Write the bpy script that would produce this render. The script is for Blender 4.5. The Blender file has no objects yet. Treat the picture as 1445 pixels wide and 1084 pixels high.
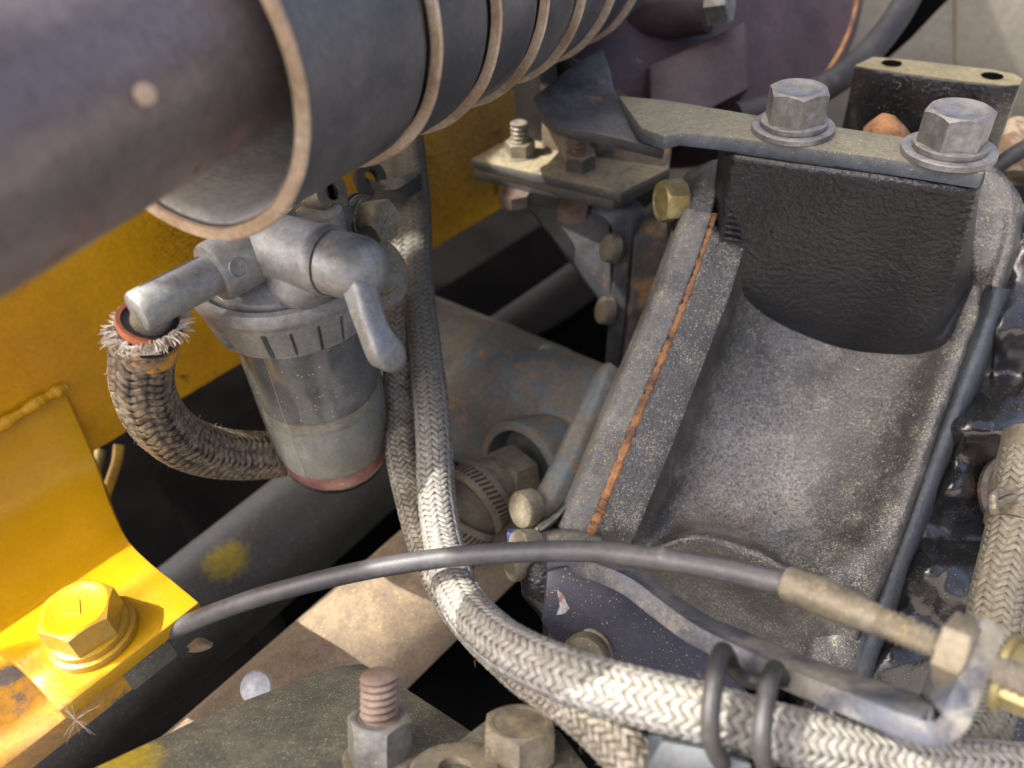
import bpy, bmesh, math, random
import numpy as np
from mathutils import Vector, Matrix, noise as mnoise
random.seed(7); rng = np.random.default_rng(7)
R_ = math.radians
sc = bpy.context.scene; col = sc.collection
S = 0.001                                   # the code below thinks in millimetres, measured from the lens
# ------------------------------------------------------------------ camera
F = 1445 * 28 / 36
zc = Vector((-0.059, 0.757, -0.651)).normalized()         # world up seen by the camera (right, up, forward)
xc = (Vector((1, 0, 0)) - zc * zc.x).normalized()
def cam2w(v):
    X = xc; Z = zc
    # camera basis (right, up, forward) is left-handed, so Y (away from the viewer) = X x Z
    Y = Vector((X.y*Z.z - X.z*Z.y, X.z*Z.x - X.x*Z.z, X.x*Z.y - X.y*Z.x))
    if Y.z < 0: Y = -Y
    return Vector((v.dot(X), v.dot(Y), v.dot(Z)))
OFF = Vector((0, 0, 1.25))
cd = bpy.data.cameras.new('camera'); cam = bpy.data.objects.new('camera', cd); col.objects.link(cam)
r_, u_, f_ = cam2w(Vector((1,0,0))), cam2w(Vector((0,1,0))), cam2w(Vector((0,0,1)))
cam.matrix_world = Matrix(((r_.x, u_.x, -f_.x, OFF.x), (r_.y, u_.y, -f_.y, OFF.y), (r_.z, u_.z, -f_.z, OFF.z), (0,0,0,1)))
cd.lens = 28; cd.sensor_width = 36; cd.clip_start = 0.01; cd.clip_end = 100
cd.dof.use_dof = True; cd.dof.focus_distance = 0.303; cd.dof.aperture_fstop = 6.8; cd.dof.aperture_blades = 0
sc.camera = cam
# ------------------------------------------------------------------ light
sun_to = Vector((math.sin(R_(262))*math.cos(R_(53)), math.cos(R_(262))*math.cos(R_(53)), math.sin(R_(53))))          # direction towards the sun
sun_el = math.asin(sun_to.z); sun_az = math.atan2(sun_to.x, sun_to.y)
w = bpy.data.worlds.new('World'); sc.world = w; w.use_nodes = True
nt = w.node_tree; bg = nt.nodes['Background']
sk = nt.nodes.new('ShaderNodeTexSky'); sk.sky_type = 'NISHITA'; sk.sun_disc = False
sk.sun_elevation = sun_el; sk.sun_rotation = sun_az; sk.air_density = 0.28; sk.dust_density = 8.0; sk.ozone_density = 0.2
nt.links.new(sk.outputs[0], bg.inputs[0]); bg.inputs[1].default_value = 0.15
sl = bpy.data.lights.new('sun', 'SUN'); sl.energy = 2.0; sl.angle = R_(0.4); sl.color = (1, 0.95, 0.88)
so = bpy.data.objects.new('sun', sl); col.objects.link(so)
so.rotation_euler = sun_to.to_track_quat('Z', 'Y').to_euler()
vs = sc.view_settings; vs.view_transform = 'Standard'; vs.look = 'None'; vs.gamma = 1; vs.exposure = 2.25
# ------------------------------------------------------------------ pixel -> place helpers
def ray(x, y): return cam2w(Vector(((x - 722.5) / F, (542 - y) / F, 1)))
def P(x, y, d): return ray(x, y) * d
def PZ(x, y, z): r = ray(x, y); return r * (z / r.z)
def PP(x, y, o, n): r = ray(x, y); return r * (o.dot(n) / r.dot(n))
UP = Vector((0, 0, 1))
# ------------------------------------------------------------------ materials
class G:
    def __init__(s, name):
        s.m = bpy.data.materials.new(name); s.m.use_nodes = True; s.t = s.m.node_tree; s.t.nodes.clear()
        s.out = s.t.nodes.new('ShaderNodeOutputMaterial'); s.tc = s.t.nodes.new('ShaderNodeTexCoord')
    def n(s, typ, props=None, **inp):
        nd = s.t.nodes.new('ShaderNode' + typ)
        for k, v in (props or {}).items(): setattr(nd, k, v)
        for k, v in inp.items():
            key = int(k[1:]) if k[0] == 'i' and k[1:].isdigit() else k.replace('_', ' ')
            if isinstance(v, bpy.types.NodeSocket): s.t.links.new(v, nd.inputs[key])
            else: nd.inputs[key].default_value = v
        return nd
    def math(s, op, a, b=0.0, clamp=False): return s.n('Math', {'operation': op, 'use_clamp': clamp}, i0=a, i1=b).outputs[0]
    def mix(s, f, a, b):
        nd = s.n('Mix', {'data_type': 'RGBA'}); 
        for key, v in ((0, f), (6, a), (7, b)):
            if isinstance(v, bpy.types.NodeSocket): s.t.links.new(v, nd.inputs[key])
            else: nd.inputs[key].default_value = v if key == 0 else (*v[:3], 1)
        return nd.outputs[2]
    def noise(s, scale, detail=4, rough=0.55, off=0.0, vec=None):
        v = vec or s.tc.outputs['Object']
        if off: v = s.n('VectorMath', {'operation': 'ADD'}, i0=v, i1=(off, off*1.3, off*.7)).outputs[0]
        return s.n('TexNoise', None, Vector=v, Scale=scale, Detail=detail, Roughness=rough).outputs['Fac']
    def ramp(s, f, a, b): 
        return s.n('MapRange', {'clamp': True, 'interpolation_type': 'SMOOTHSTEP'}, i0=f, i1=a, i2=b, i3=0.0, i4=1.0).outputs[0]
    def specks(s, scale, size, off=0.0):
        v = s.tc.outputs['Object']
        if off: v = s.n('VectorMath', {'operation': 'ADD'}, i0=v, i1=(off, off, off)).outputs[0]
        vo = s.n('TexVoronoi', None, Vector=v, Scale=scale)
        sep = s.n('SeparateColor', None, i0=vo.outputs['Color']).outputs[0]
        return s.math('LESS_THAN', vo.outputs['Distance'], s.math('MULTIPLY', s.math('POWER', sep, 5.0), size))
MATS = {}
def mat(name, base, base2=None, var=25, rough=0.5, metal=0.0, bump=0.3, bscale=900, bdist=0.0004, dust=0.0, dcol=(.23,.21,.13),
        dup=0.6, speck=0.0, scol=(.55,.45,.12), rust=0.0, rcol=(.20,.085,.03), rscale=90, wear=0.0, wcol=(.35,.35,.36), spec=0.5, coat=0.0,
        lump=0.0, lscale=250, contrast=0.14, rough_var=0.12, grain=0.6, cav=0, smudge=(), bdet=5, salt=0, saltc=(.32,.305,.25)):
    if name in MATS: return MATS[name]
    g = G(name); c = base
    base2 = base2 or tuple(x * 0.6 for x in base)
    c = g.mix(g.ramp(g.noise(var, 5), 0.5 - contrast, 0.5 + contrast), base, base2)
    rg = g.math('ADD', rough - rough_var / 2, g.math('MULTIPLY', g.noise(var * 6, 3, off=3.1), rough_var))
    mt = metal
    nz = g.n('SeparateXYZ', None, i0=g.n('NewGeometry').outputs['Normal']).outputs[2]
    if rust:
        k = g.ramp(g.noise(rscale, 7, 0.65, off=7.7), 0.72 - 0.32 * rust, 0.80 - 0.32 * rust)
        rc = g.mix(g.noise(rscale * 9, 4), rcol, tuple(x * 2.2 for x in rcol))
        c = g.mix(k, c, rc); rg = g.math('MAXIMUM', rg, g.math('MULTIPLY', k, 0.85))
        if metal: mt = g.math('MULTIPLY', g.math('SUBTRACT', 1.0, k), metal)
    if wear:
        pt = g.n('NewGeometry').outputs['Pointiness']
        k = g.ramp(g.math('ADD', pt, g.math('MULTIPLY', g.math('SUBTRACT', g.noise(400, 4, off=2.2), 0.5), 0.1)), 0.53, 0.60)
        c = g.mix(g.math('MULTIPLY', k, wear), c, wcol)
    if dust:
        up = g.ramp(nz, -0.2, 0.9)
        amt = g.math('ADD', g.math('MULTIPLY', up, dup), 1 - dup)
        k = g.ramp(g.math('ADD', g.noise(60, 8, 0.7, off=5.5), g.math('MULTIPLY', g.noise(1500, 3, off=1.1), 0.35)), 0.85 - 0.5 * dust, 1.05 - 0.5 * dust)
        k = g.math('MULTIPLY', g.math('MULTIPLY', k, amt), min(1.0, dust * 1.25), True)
        c = g.mix(k, c, g.mix(g.noise(700, 4, off=9.3), tuple(x * .75 for x in dcol), tuple(x * 1.2 for x in dcol)))
        rg = g.mix(k, rg, (0.9, 0.9, 0.9))
        if metal: mt = g.math('MULTIPLY', mt, g.math('SUBTRACT', 1.0, k))
    if salt:
        k = g.ramp(g.math('ADD', g.noise(1500, 3, .7, off=3.3), g.math('MULTIPLY', g.math('SUBTRACT', g.noise(70, 5, .6, off=4.9), .5), .5)), .60 - .08*salt, .74 - .08*salt)
        k = g.math('MULTIPLY', k, g.math('ADD', .35, g.math('MULTIPLY', g.ramp(nz, -.3, .6), .65)))
        c = g.mix(g.math('MULTIPLY', k, .75), c, saltc); rg = g.mix(k, rg, (.8,.8,.8))
    if speck:
        k = g.math('MAXIMUM', g.math('MAXIMUM', g.specks(260, 0.10 * speck + .05), g.specks(800, 0.26 * speck + .14, 4.4)), g.specks(1500, .30 * speck + .22, 1.7))
        k = g.math('MULTIPLY', k, g.math('MULTIPLY', g.ramp(nz, -0.3, 0.3), 0.85))
        c = g.mix(k, c, scol); rg = g.mix(k, rg, (0.85, 0.85, 0.85))
        if metal: mt = g.math('MULTIPLY', mt, g.math('SUBTRACT', 1.0, k))
    if cav:
        pt = g.n('NewGeometry').outputs['Pointiness']
        c = g.mix(g.math('MULTIPLY', g.ramp(pt, .5, .44), cav), c, (.02,.015,.012))
    for (sv_, sr_, sc_, *st_) in smudge:
        dn = g.n('VectorMath', {'operation': 'DISTANCE'}, i0=g.tc.outputs['Object'], i1=tuple(sv_)).outputs['Value']
        kk = g.ramp(g.math('ADD', g.math('DIVIDE', dn, sr_), g.math('MULTIPLY', g.math('SUBTRACT', g.noise(260, 8, .8), .5), 1.3)), 1.05, .55)
        if st_: kk = g.math('MULTIPLY', kk, g.ramp(g.noise(900, 5, .75, off=1.9), .40, .64))
        c = g.mix(g.math('MULTIPLY', kk, st_[0] if st_ else .9), c, sc_)
    if grain:
        gv = g.math('ADD', g.math('MULTIPLY', g.noise(420, 6, .75, off=6.1), 1.5), g.math('MULTIPLY', g.noise(90, 4, .6, off=2.7), .6))
        gv = g.math('ADD', 1.0, g.math('MULTIPLY', g.math('SUBTRACT', gv, 1.05), grain * 1.6))
        cc = g.n('CombineColor', None, i0=gv, i1=gv, i2=gv).outputs[0]
        mm = g.n('Mix', {'data_type': 'RGBA', 'blend_type': 'MULTIPLY'}); mm.inputs[0].default_value = 1
        g.t.links.new(cc, mm.inputs[7])
        if isinstance(c, bpy.types.NodeSocket): g.t.links.new(c, mm.inputs[6])
        c = mm.outputs[2]
    hgt = g.noise(bscale, bdet, 0.6)
    if lump: hgt = g.math('ADD', hgt, g.math('MULTIPLY', g.noise(lscale, 3, .5, off=8), lump))
    bp = g.n('Bump', None, Strength=bump, Distance=bdist, Height=hgt)
    b = g.n('BsdfPrincipled', None, Roughness=rg, Metallic=mt, Normal=bp.outputs[0])
    g.t.links.new(c, b.inputs['Base Color']) if isinstance(c, bpy.types.NodeSocket) else None
    b.inputs['Specular IOR Level'].default_value = spec
    if coat: b.inputs['Coat Weight'].default_value = coat; b.inputs['Coat Roughness'].default_value = 0.12
    g.t.links.new(b.outputs[0], g.out.inputs[0]); MATS[name] = g.m
    return g.m
# ------------------------------------------------------------------ objects
MW = {}
def tag(o, label=None, cat=None, group=None, kind=None):
    if label: o['label'] = label
    if cat: o['category'] = cat
    if group: o['group'] = group
    if kind: o['kind'] = kind
    return o
def frame(axis, hint=None):
    z = axis.normalized(); h = hint or (UP if abs(z.z) < 0.9 else Vector((0, 1, 0)))
    x = (h - z * h.dot(z)).normalized(); y = z.cross(x)
    return Matrix((x, y, z)).transposed()
def thing(name, label, cat, at, group=None, axis=None, twist=0.0, hint=None):
    o = bpy.data.objects.new(name, None); col.objects.link(o); o.empty_display_size = 0.01
    m = Matrix.Translation(OFF + at * S)
    if axis is not None: m = m @ frame(axis, hint).to_4x4() @ Matrix.Rotation(twist, 4, 'Z')
    o.matrix_world = m; MW[o.name] = m
    return tag(o, label, cat, group)
def link(name, me, parent):
    o = bpy.data.objects.new(name, me); col.objects.link(o)
    if parent: o.parent = parent
    return o
def finish(me, mat_, smooth, bevel, seg, ang):
    if bevel:
        bm = bmesh.new(); bm.from_mesh(me); bmesh.ops.remove_doubles(bm, verts=bm.verts, dist=1e-6)
        bmesh.ops.recalc_face_normals(bm, faces=bm.faces)
        ed = [e for e in bm.edges if len(e.link_faces) == 2 and e.calc_face_angle(0) > R_(32)]
        bmesh.ops.bevel(bm, geom=ed, offset=bevel * S, segments=seg, profile=0.5, affect='EDGES', clamp_overlap=True)
        bm.to_mesh(me); bm.free()
    if smooth:
        me.shade_smooth(); me.set_sharp_from_angle(angle=R_(ang))
    if mat_: me.materials.append(mat_)
def mk(name, vf, mat_, parent=None, local=False, smooth=True, bevel=0, seg=2, ang=38):
    """one mesh object; vf = (verts in mm, faces). local: verts already in the parent's frame"""
    v, f = vf
    v = np.asarray([tuple(p) for p in v] if not isinstance(v, np.ndarray) else v, dtype=float)
    if local: base = None; vv = v * S
    elif parent is not None:
        mi = np.array(MW[parent.name].inverted()); vv = v * S + np.array(OFF)
        vv = vv @ mi[:3, :3].T + mi[:3, 3]
    else:
        base = np.array([v[:, 0].mean(), v[:, 1].mean(), v[:, 2].min()]); vv = (v - base) * S
    me = bpy.data.meshes.new(name)
    if isinstance(f, np.ndarray):
        n = len(f); k = f.shape[1]
        me.vertices.add(len(vv)); me.vertices.foreach_set('co', vv.ravel().astype(np.float32))
        me.loops.add(n * k); me.loops.foreach_set('vertex_index', f.ravel().astype(np.int32))
        me.polygons.add(n); me.polygons.foreach_set('loop_start', np.arange(0, n * k, k, dtype=np.int32)); me.update(calc_edges=True)
    else:
        me.from_pydata(vv.tolist(), [], [list(x) for x in f])
        bm = bmesh.new(); bm.from_mesh(me); bmesh.ops.recalc_face_normals(bm, faces=bm.faces); bm.to_mesh(me); bm.free()
    finish(me, mat_, smooth, bevel, seg, ang)
    o = link(name, me, parent)
    if parent is None:
        o.location = OFF + Vector(base) * S; MW[o.name] = Matrix.Translation(o.location)
    return o
def join(*vfs):
    v, f = [], []
    for a, b in vfs:
        n = len(v); v += [Vector(p) for p in a]; f += [[i + n for i in q] for q in b]
    return v, f
# ------------------------------------------------------------------ shapes
def cr(pts, n):
    """Catmull-Rom through pts, n samples per span (numpy rows)"""
    p = np.array([tuple(q) for q in pts], float); p = np.vstack([2*p[0]-p[1], p, 2*p[-1]-p[-2]]); out = []
    for i in range(1, len(p) - 2):
        t = np.linspace(0, 1, n, endpoint=False)[:, None]
        a, b, c, d = p[i-1], p[i], p[i+1], p[i+2]
        out.append(0.5 * (2*b + (c-a)*t + (2*a-5*b+4*c-d)*t**2 + (3*b-a-3*c+d)*t**3))
    return np.vstack([np.vstack(out), p[-2]])
def path(px, n=8): return [Vector(q) for q in cr([P(*q) for q in px], n)]
def frames(pts):
    T = [(pts[min(i+1, len(pts)-1)] - pts[max(i-1, 0)]).normalized() for i in range(len(pts))]
    a = Vector((0, 0, 1)) if abs(T[0].z) < .9 else Vector((0, 1, 0)); X = [(a - T[0]*a.dot(T[0])).normalized()]
    for i in range(1, len(pts)):
        q = X[-1] - T[i] * X[-1].dot(T[i]); X.append(q.normalized())
    return T, X, [T[i].cross(X[i]) for i in range(len(pts))]
def tube(pts, rad, sides=20, caps=True, rfun=None):
    T, X, Y = frames(pts); v, f = [], []
    rs = rad if isinstance(rad, (list, tuple, np.ndarray)) else [rad] * len(pts)
    for i, p in enumerate(pts):
        for k in range(sides):
            a = 2*math.pi*k/sides; r = rs[i] * (rfun(i, a) if rfun else 1)
            v.append(p + (X[i]*math.cos(a) + Y[i]*math.sin(a)) * r)
    for i in range(len(pts)-1):
        for k in range(sides):
            k2 = (k+1) % sides; f.append((i*sides+k, i*sides+k2, (i+1)*sides+k2, (i+1)*sides+k))
    if caps:
        f.append(tuple(range(sides))[::-1]); f.append(tuple((len(pts)-1)*sides + k for k in range(sides)))
    return v, f
def lathe(prof, o=Vector((0,0,0)), axis=UP, seg=48, closed=False, rf=None, hint=None):
    """prof: (radius, height) pairs along the axis"""
    M = frame(axis, hint); v, f = [], []
    for r, h in prof:
        for k in range(seg):
            a = 2*math.pi*k/seg; q = r * (rf(a, h) if rf else 1)
            v.append(o + M @ Vector((q*math.cos(a), q*math.sin(a), h)))
    n = len(prof)
    for i in range(n if closed else n-1):
        j = (i+1) % n
        for k in range(seg): f.append((i*seg+k, i*seg+(k+1)%seg, j*seg+(k+1)%seg, j*seg+k))
    if not closed:
        if prof[0][0] > 1e-6: f.append(tuple(range(seg))[::-1])
        if prof[-1][0] > 1e-6: f.append(tuple((n-1)*seg+k for k in range(seg)))
    return v, f
def prism(poly, ext):
    n = len(poly); v = [Vector(p) for p in poly] + [p + ext for p in poly]
    f = [tuple(range(n)), tuple(range(2*n-1, n-1, -1))] + [(i, i+n, (i+1) % n + n, (i+1) % n) for i in range(n)]
    return v, f
def box(c, ax, ay, az):
    """centre + three half-extent vectors"""
    v = [c + ax*i + ay*j + az*k for k in (-1, 1) for j in (-1, 1) for i in (-1, 1)]
    return v, [(0,1,3,2), (4,6,7,5), (0,4,5,1), (2,3,7,6), (0,2,6,4), (1,5,7,3)]
def hexhead(af, h, dish=0.35, n=8):
    """chamfered hexagon head, local, z from 0 to h"""
    seg = 6 * n; v, f = [], []; r0 = af * .5 * .96
    rh = lambda a: af * .5 / math.cos((a % (math.pi/3)) - math.pi/6)
    rings = [lambda a: (rh(a), 0), lambda a: (rh(a), h - max(0, (rh(a) - r0)) * .62), lambda a: (r0, h),
             lambda a: (r0*.86, h), lambda a: (r0*.80, h - dish), lambda a: (r0*.3, h - dish)]
    for q in rings:
        for k in range(seg):
            a = 2*math.pi*k/seg; r, z = q(a); v.append(Vector((r*math.cos(a), r*math.sin(a), z)))
    for i in range(len(rings)-1):
        for k in range(seg): f.append((i*seg+k, i*seg+(k+1)%seg, (i+1)*seg+(k+1)%seg, (i+1)*seg+k))
    f.append(tuple((len(rings)-1)*seg+k for k in range(seg))); f.append(tuple(range(seg))[::-1])
    return v, f
def thread(r, z0, z1, pitch, amp, seg=24, per=5):
    n = max(4, int((z1-z0)/pitch*per)); v, f = [], []
    for i in range(n+1):
        z = z0 + (z1-z0)*i/n
        for k in range(seg):
            a = 2*math.pi*k/seg; t = (z/pitch - a/(2*math.pi)) % 1; q = r - amp*(1 - abs(2*t-1)*1.0)
            if i >= n-1: q = r - amp * (1.1 if i == n-1 else 1.6)
            v.append(Vector((q*math.cos(a), q*math.sin(a), z)))
    for i in range(n):
        for k in range(seg): f.append((i*seg+k, i*seg+(k+1)%seg, (i+1)*seg+(k+1)%seg, (i+1)*seg+k))
    f.append(tuple(n*seg+k for k in range(seg)))
    return v, f
def loftw(rows, nu=6, nv=6, thick=0.0, back=None):
    """smooth sheet through a grid of points; thick pushes a back skin away along `back` and closes the rim"""
    a = np.array([[tuple(p) for p in r] for r in rows], float)
    cols = [cr(a[i], nu) for i in range(len(a))]; a = np.stack(cols)
    a = np.stack([cr(a[:, j], nv) for j in range(a.shape[1])], 1)
    n, m = a.shape[:2]; v = [Vector(p) for p in a.reshape(-1, 3)]
    q = lambda i, j: i*m + j
    f = [(q(i,j), q(i,j+1), q(i+1,j+1), q(i+1,j)) for i in range(n-1) for j in range(m-1)]
    if thick:
        k = n*m; b = back or f_
        v += [p + b*thick for p in v]
        f += [(k+q(i,j), k+q(i+1,j), k+q(i+1,j+1), k+q(i,j+1)) for i in range(n-1) for j in range(m-1)]
        rim = [q(0,j) for j in range(m)] + [q(i,m-1) for i in range(1,n)] + [q(n-1,j) for j in range(m-2,-1,-1)] + [q(i,0) for i in range(n-2,0,-1)]
        for i in range(len(rim)):
            x, y = rim[i], rim[(i+1) % len(rim)]; f.append((x, x+k, y+k, y))
    return v, f
def loft(rows, **k): return loftw([[P(*p) for p in r] for r in rows], **k)
def sweep(pts, wdir, tk, wd):
    """flat bar along pts; wdir: width direction; tk thickness, wd width"""
    v, f = [], []
    for i, p in enumerate(pts):
        T = (pts[min(i+1, len(pts)-1)] - pts[max(i-1, 0)]).normalized()
        W = (wdir - T*wdir.dot(T)).normalized(); N = T.cross(W)
        t = tk[i] if isinstance(tk, (list, np.ndarray)) else tk; w_ = wd[i] if isinstance(wd, (list, np.ndarray)) else wd
        v += [p - N*t/2, p + N*t/2, p + N*t/2 + W*w_, p - N*t/2 + W*w_]
    for i in range(len(pts)-1):
        for k in range(4): f.append((i*4+k, i*4+(k+1)%4, i*4+4+(k+1)%4, i*4+4+k))
    f += [(3,2,1,0), tuple(len(v)-4+k for k in range(4))]
    return v, f
def bolt(name, label, at, axis, af, h, m, twist=0.0, washers=(), mw=None, group=None, thr=None, mt=None, nut=False, cat='bolt', hint=None, mark=None, cyl=None):
    t = thing(name, label, cat, at, group, axis, twist, hint); z = 0.0
    for (r, hh) in washers:
        mk('washer', lathe([(r*.5, z), (r-.4, z), (r, z+.3), (r, z+hh-.3), (r-.4, z+hh), (r*.5, z+hh)], seg=40), mw or m, t, local=True); z += hh
    v, f = cyl(af, h) if cyl else hexhead(af, h)
    mk('nut' if nut else 'head', ([p + Vector((0,0,z)) for p in v], f), m, t, local=True, ang=30)
    if thr:
        r, ln, pit = thr
        mk('threaded_stud', thread(r, z + h - 1.0, z + h + ln, pit, pit*.5, 28, 8), mt or m, t, local=True, ang=50)
    if mark:
        for k, ln in enumerate(mark):
            mk('grade_mark', tube([Vector((x, y, z + h - .25)) for x, y in ln], .28, 6), m, t, local=True)
    return t
def cyl_head(af, h): return lathe([(af*.5, 0), (af*.5, h*.75), (af*.46, h*.93), (af*.38, h)], seg=36)
def braid(parent, px, R, m, N=12, lead=42.0, amp=0.34, core=None, name='braid', n=10, phase=0.0, wd=1.18, grime_and_shade=None):
    pts = px if isinstance(px[0], Vector) else path(px, n); p = np.array([tuple(q) for q in pts]); T, X, Y = frames(pts)
    s = np.concatenate([[0], np.cumsum(np.linalg.norm(np.diff(p, axis=0), axis=1))]); L = s[-1]
    Xa = np.array([tuple(q) for q in X]); Ya = np.array([tuple(q) for q in Y])
    al = math.atan2(2*math.pi*R, lead); nseg = int(L / lead * 2 * N * 3); l = np.linspace(0, L, nseg + 1)
    off = np.linspace(-1, 1, 7) * wd; crown = .20*(1 - (off/wd)**2) + np.array([-.20, .08, -.06, .10, -.06, .08, -.20])
    VV, FF, H, GM = [], [], [], []; base = 0
    for sgn in (1, -1):
        for k in range(N):
            th0 = sgn*2*math.pi*l/lead + 2*math.pi*k/N
            g = np.clip(1.7*np.sin(N*th0/2 + phase), -1, 1) * sgn * amp
            jit = 0.10 * rng.standard_normal()
            lo = np.clip(l[:, None] - sgn*off[None]*math.sin(al) + jit, 0, L); th = th0[:, None] + off[None]*math.cos(al)/R
            rr = R + g[:, None] + crown[None] + 0.05*rng.standard_normal((len(l), 1))
            c = np.stack([np.interp(lo, s, p[:, i]) for i in range(3)], -1)
            xx = np.stack([np.interp(lo, s, Xa[:, i]) for i in range(3)], -1); yy = np.stack([np.interp(lo, s, Ya[:, i]) for i in range(3)], -1)
            v = c + (xx*np.cos(th)[..., None] + yy*np.sin(th)[..., None]) * rr[..., None]
            VV.append(v.reshape(-1, 3)); H.append((g[:, None] + crown[None]).ravel()); GM.append(np.clip(np.interp(lo / L, *grime_and_shade), 0, 1).ravel() if grime_and_shade else np.zeros(lo.size))
            i, j = np.meshgrid(np.arange(nseg), np.arange(6), indexing='ij'); a = base + i*7 + j
            FF.append(np.stack([a, a+1, a+8, a+7], -1).reshape(-1, 4)); base += len(v)*7
    o = mk(name, (np.vstack(VV), np.vstack(FF)), m, parent, ang=180); o['kind'] = 'stuff'
    at = o.data.attributes.new('hgt', 'FLOAT', 'POINT'); at.data.foreach_set('value', np.concatenate(H).astype(np.float32))
    at = o.data.attributes.new('grime_and_shade', 'FLOAT', 'POINT'); at.data.foreach_set('value', np.concatenate(GM).astype(np.float32))
    mk('inner_tube', tube(pts, R - .35, 16), core or M_rub, parent)
    return pts
def hairs(parent, pts, R, m, count, lmin, lmax, name='loose_fibres', rad=.07, dirn=None):
    T, X, Y = frames(pts); vf = []
    for _ in range(count):
        i = random.randrange(len(pts)); a = random.random()*6.283; n = X[i]*math.cos(a) + Y[i]*math.sin(a)
        b = pts[i] + n*R; q = (n + T[i]*random.uniform(-1.5, 1.5)).normalized(); ln = random.uniform(lmin, lmax)
        e = Vector((random.uniform(-1,1), random.uniform(-1,1), random.uniform(-1,.6))) * ln*.4
        vf.append(tube([b, b + q*ln*.5, b + q*ln*.8 + e], [rad, rad*.8, rad*.3], 4, caps=False))
    o = mk(name, join(*vf), m, parent); o['kind'] = 'stuff'; return o
# ------------------------------------------------------------------ palette
M_yel = mat('yellow_paint', (.56,.315,.004), (.50,.27,.003), wear=.4, wcol=(.22,.17,.10), var=14, rough=.36, bump=.35, bscale=600, bdist=.0004, bdet=2, lump=.6, lscale=150, grain=.15, dust=.15, dcol=(.36,.25,.08), spec=.45)
M_yelg = mat('grimy_yellow_paint', (.66,.36,.004), (.54,.275,.003), var=10, rough=.42, bump=.2, bscale=500, grain=.3, dust=.12, dcol=(.20,.13,.05), rust=.30, rcol=(.045,.028,.012), rscale=45)
M_pipe = mat('exhaust_steel', (.20,.17,.17), (.095,.08,.08), var=14, rough=.36, metal=.35, bump=.3, bscale=350, rust=.42, rcol=(.085,.055,.05), rscale=28, dust=.15, dcol=(.3,.26,.22))
M_shield = mat('blue_black_paint', (.045,.049,.057), (.10,.10,.105), var=22, rough=.45, bump=.3, bscale=500, dust=.3, dcol=(.13,.125,.125), rust=.2, rcol=(.12,.06,.03))
M_shin = mat('shield_inside_zinc', (.42,.42,.41), (.30,.29,.26), var=20, rough=.45, metal=.4, bump=.15, dust=.3, dcol=(.25,.21,.14))
M_rim = mat('bare_rim_tan', (.60,.49,.37), (.40,.29,.19), var=40, rough=.5, metal=.4, rust=.25, rcol=(.16,.09,.05))
M_recess = mat('brown_recess', (.10,.065,.045), (.05,.035,.03), var=60, rough=.7, rust=.3)
M_alu = mat('cast_aluminium', (.31,.32,.325), (.23,.237,.24), var=45, rough=.5, metal=.55, bump=.32, bscale=1300, bdist=.0003, dust=.30, dcol=(.27,.23,.12), speck=.35, scol=(.50,.38,.06), contrast=.2, salt=.35, saltc=(.5,.42,.2))
M_alud = mat('grubby_aluminium', (.22,.215,.19), (.13,.12,.10), var=60, rough=.6, metal=.4, bump=.4, bscale=900, dust=.55, dcol=(.22,.18,.08), speck=.7, scol=(.5,.38,.06))
M_zinc = mat('dull_zinc', (.27,.275,.28), (.18,.178,.17), var=110, rough=.42, metal=.65, bump=.25, bscale=1200, salt=.4, dust=.5, dup=.95, dcol=(.27,.245,.16), speck=.3)
M_zincy = mat('yellow_zinc', (.42,.38,.18), (.30,.24,.10), var=70, rough=.4, metal=.6, bump=.2, dust=.35, dcol=(.26,.22,.12))
M_brass = mat('dusty_fitting', (.22,.20,.16), (.15,.13,.095), var=70, rough=.55, metal=.5, bump=.3, dust=.5, dcol=(.27,.23,.14), speck=.3)
M_rub = mat('black_rubber', (.02,.02,.021), (.035,.034,.032), var=40, rough=.6, bump=.3, bscale=1500, dust=.3, dcol=(.14,.125,.09))
M_cable = mat('cable_sheath', (.04,.042,.048), (.08,.078,.078), var=30, rough=.5, bump=.15, bscale=900, dust=.28, dcol=(.26,.23,.16), dup=.5)
M_house = mat('dusty_black_casting', (.030,.031,.032), (.060,.060,.056), var=16, rough=.33, bump=.8, bscale=800, bdist=.0006, bdet=3, lump=.4, lscale=350, dust=.36, dcol=(.11,.105,.08), dup=.5, speck=.5, scol=(.50,.42,.16), spec=.7, salt=1.0)
M_boss = mat('rough_black_casting', (.010,.011,.0135), (.015,.016,.0185), var=30, rough=.34, bump=.6, bscale=480, bdist=.0009, bdet=1.5, lump=.5, lscale=220, dust=.12, dcol=(.14,.135,.11), speck=.06, spec=.55)
M_gloss = mat('oily_black_casting', (.010,.010,.0108), (.019,.019,.020), var=30, rough=.15, bump=.45, bscale=420, bdist=.0008, bdet=3, lump=.5, lscale=300, dust=.22, dcol=(.11,.105,.085), speck=.12, spec=.7, coat=.5)
M_plate = mat('dusty_blue_black_plate', (.085,.10,.13), (.06,.07,.085), var=30, rough=.45, bump=.3, bscale=900, dust=.85, dcol=(.19,.18,.125), dup=1.0, speck=.35, rust=.16, rcol=(.22,.11,.05))
M_mount = mat('worn_black_mount', (.035,.038,.043), (.06,.062,.065), var=40, rough=.42, bump=.5, bscale=700, bdist=.0005, dust=.75, dcol=(.27,.225,.135), dup=.97, speck=.2, rust=.24, rcol=(.16,.08,.035))
M_gus = mat('scuffed_dark_steel', (.036,.038,.042), (.075,.077,.08), var=55, rough=.45, bump=.4, bscale=700, dust=.35, dcol=(.13,.12,.09), dup=.3, rust=.38, rcol=(.12,.07,.04))
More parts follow.
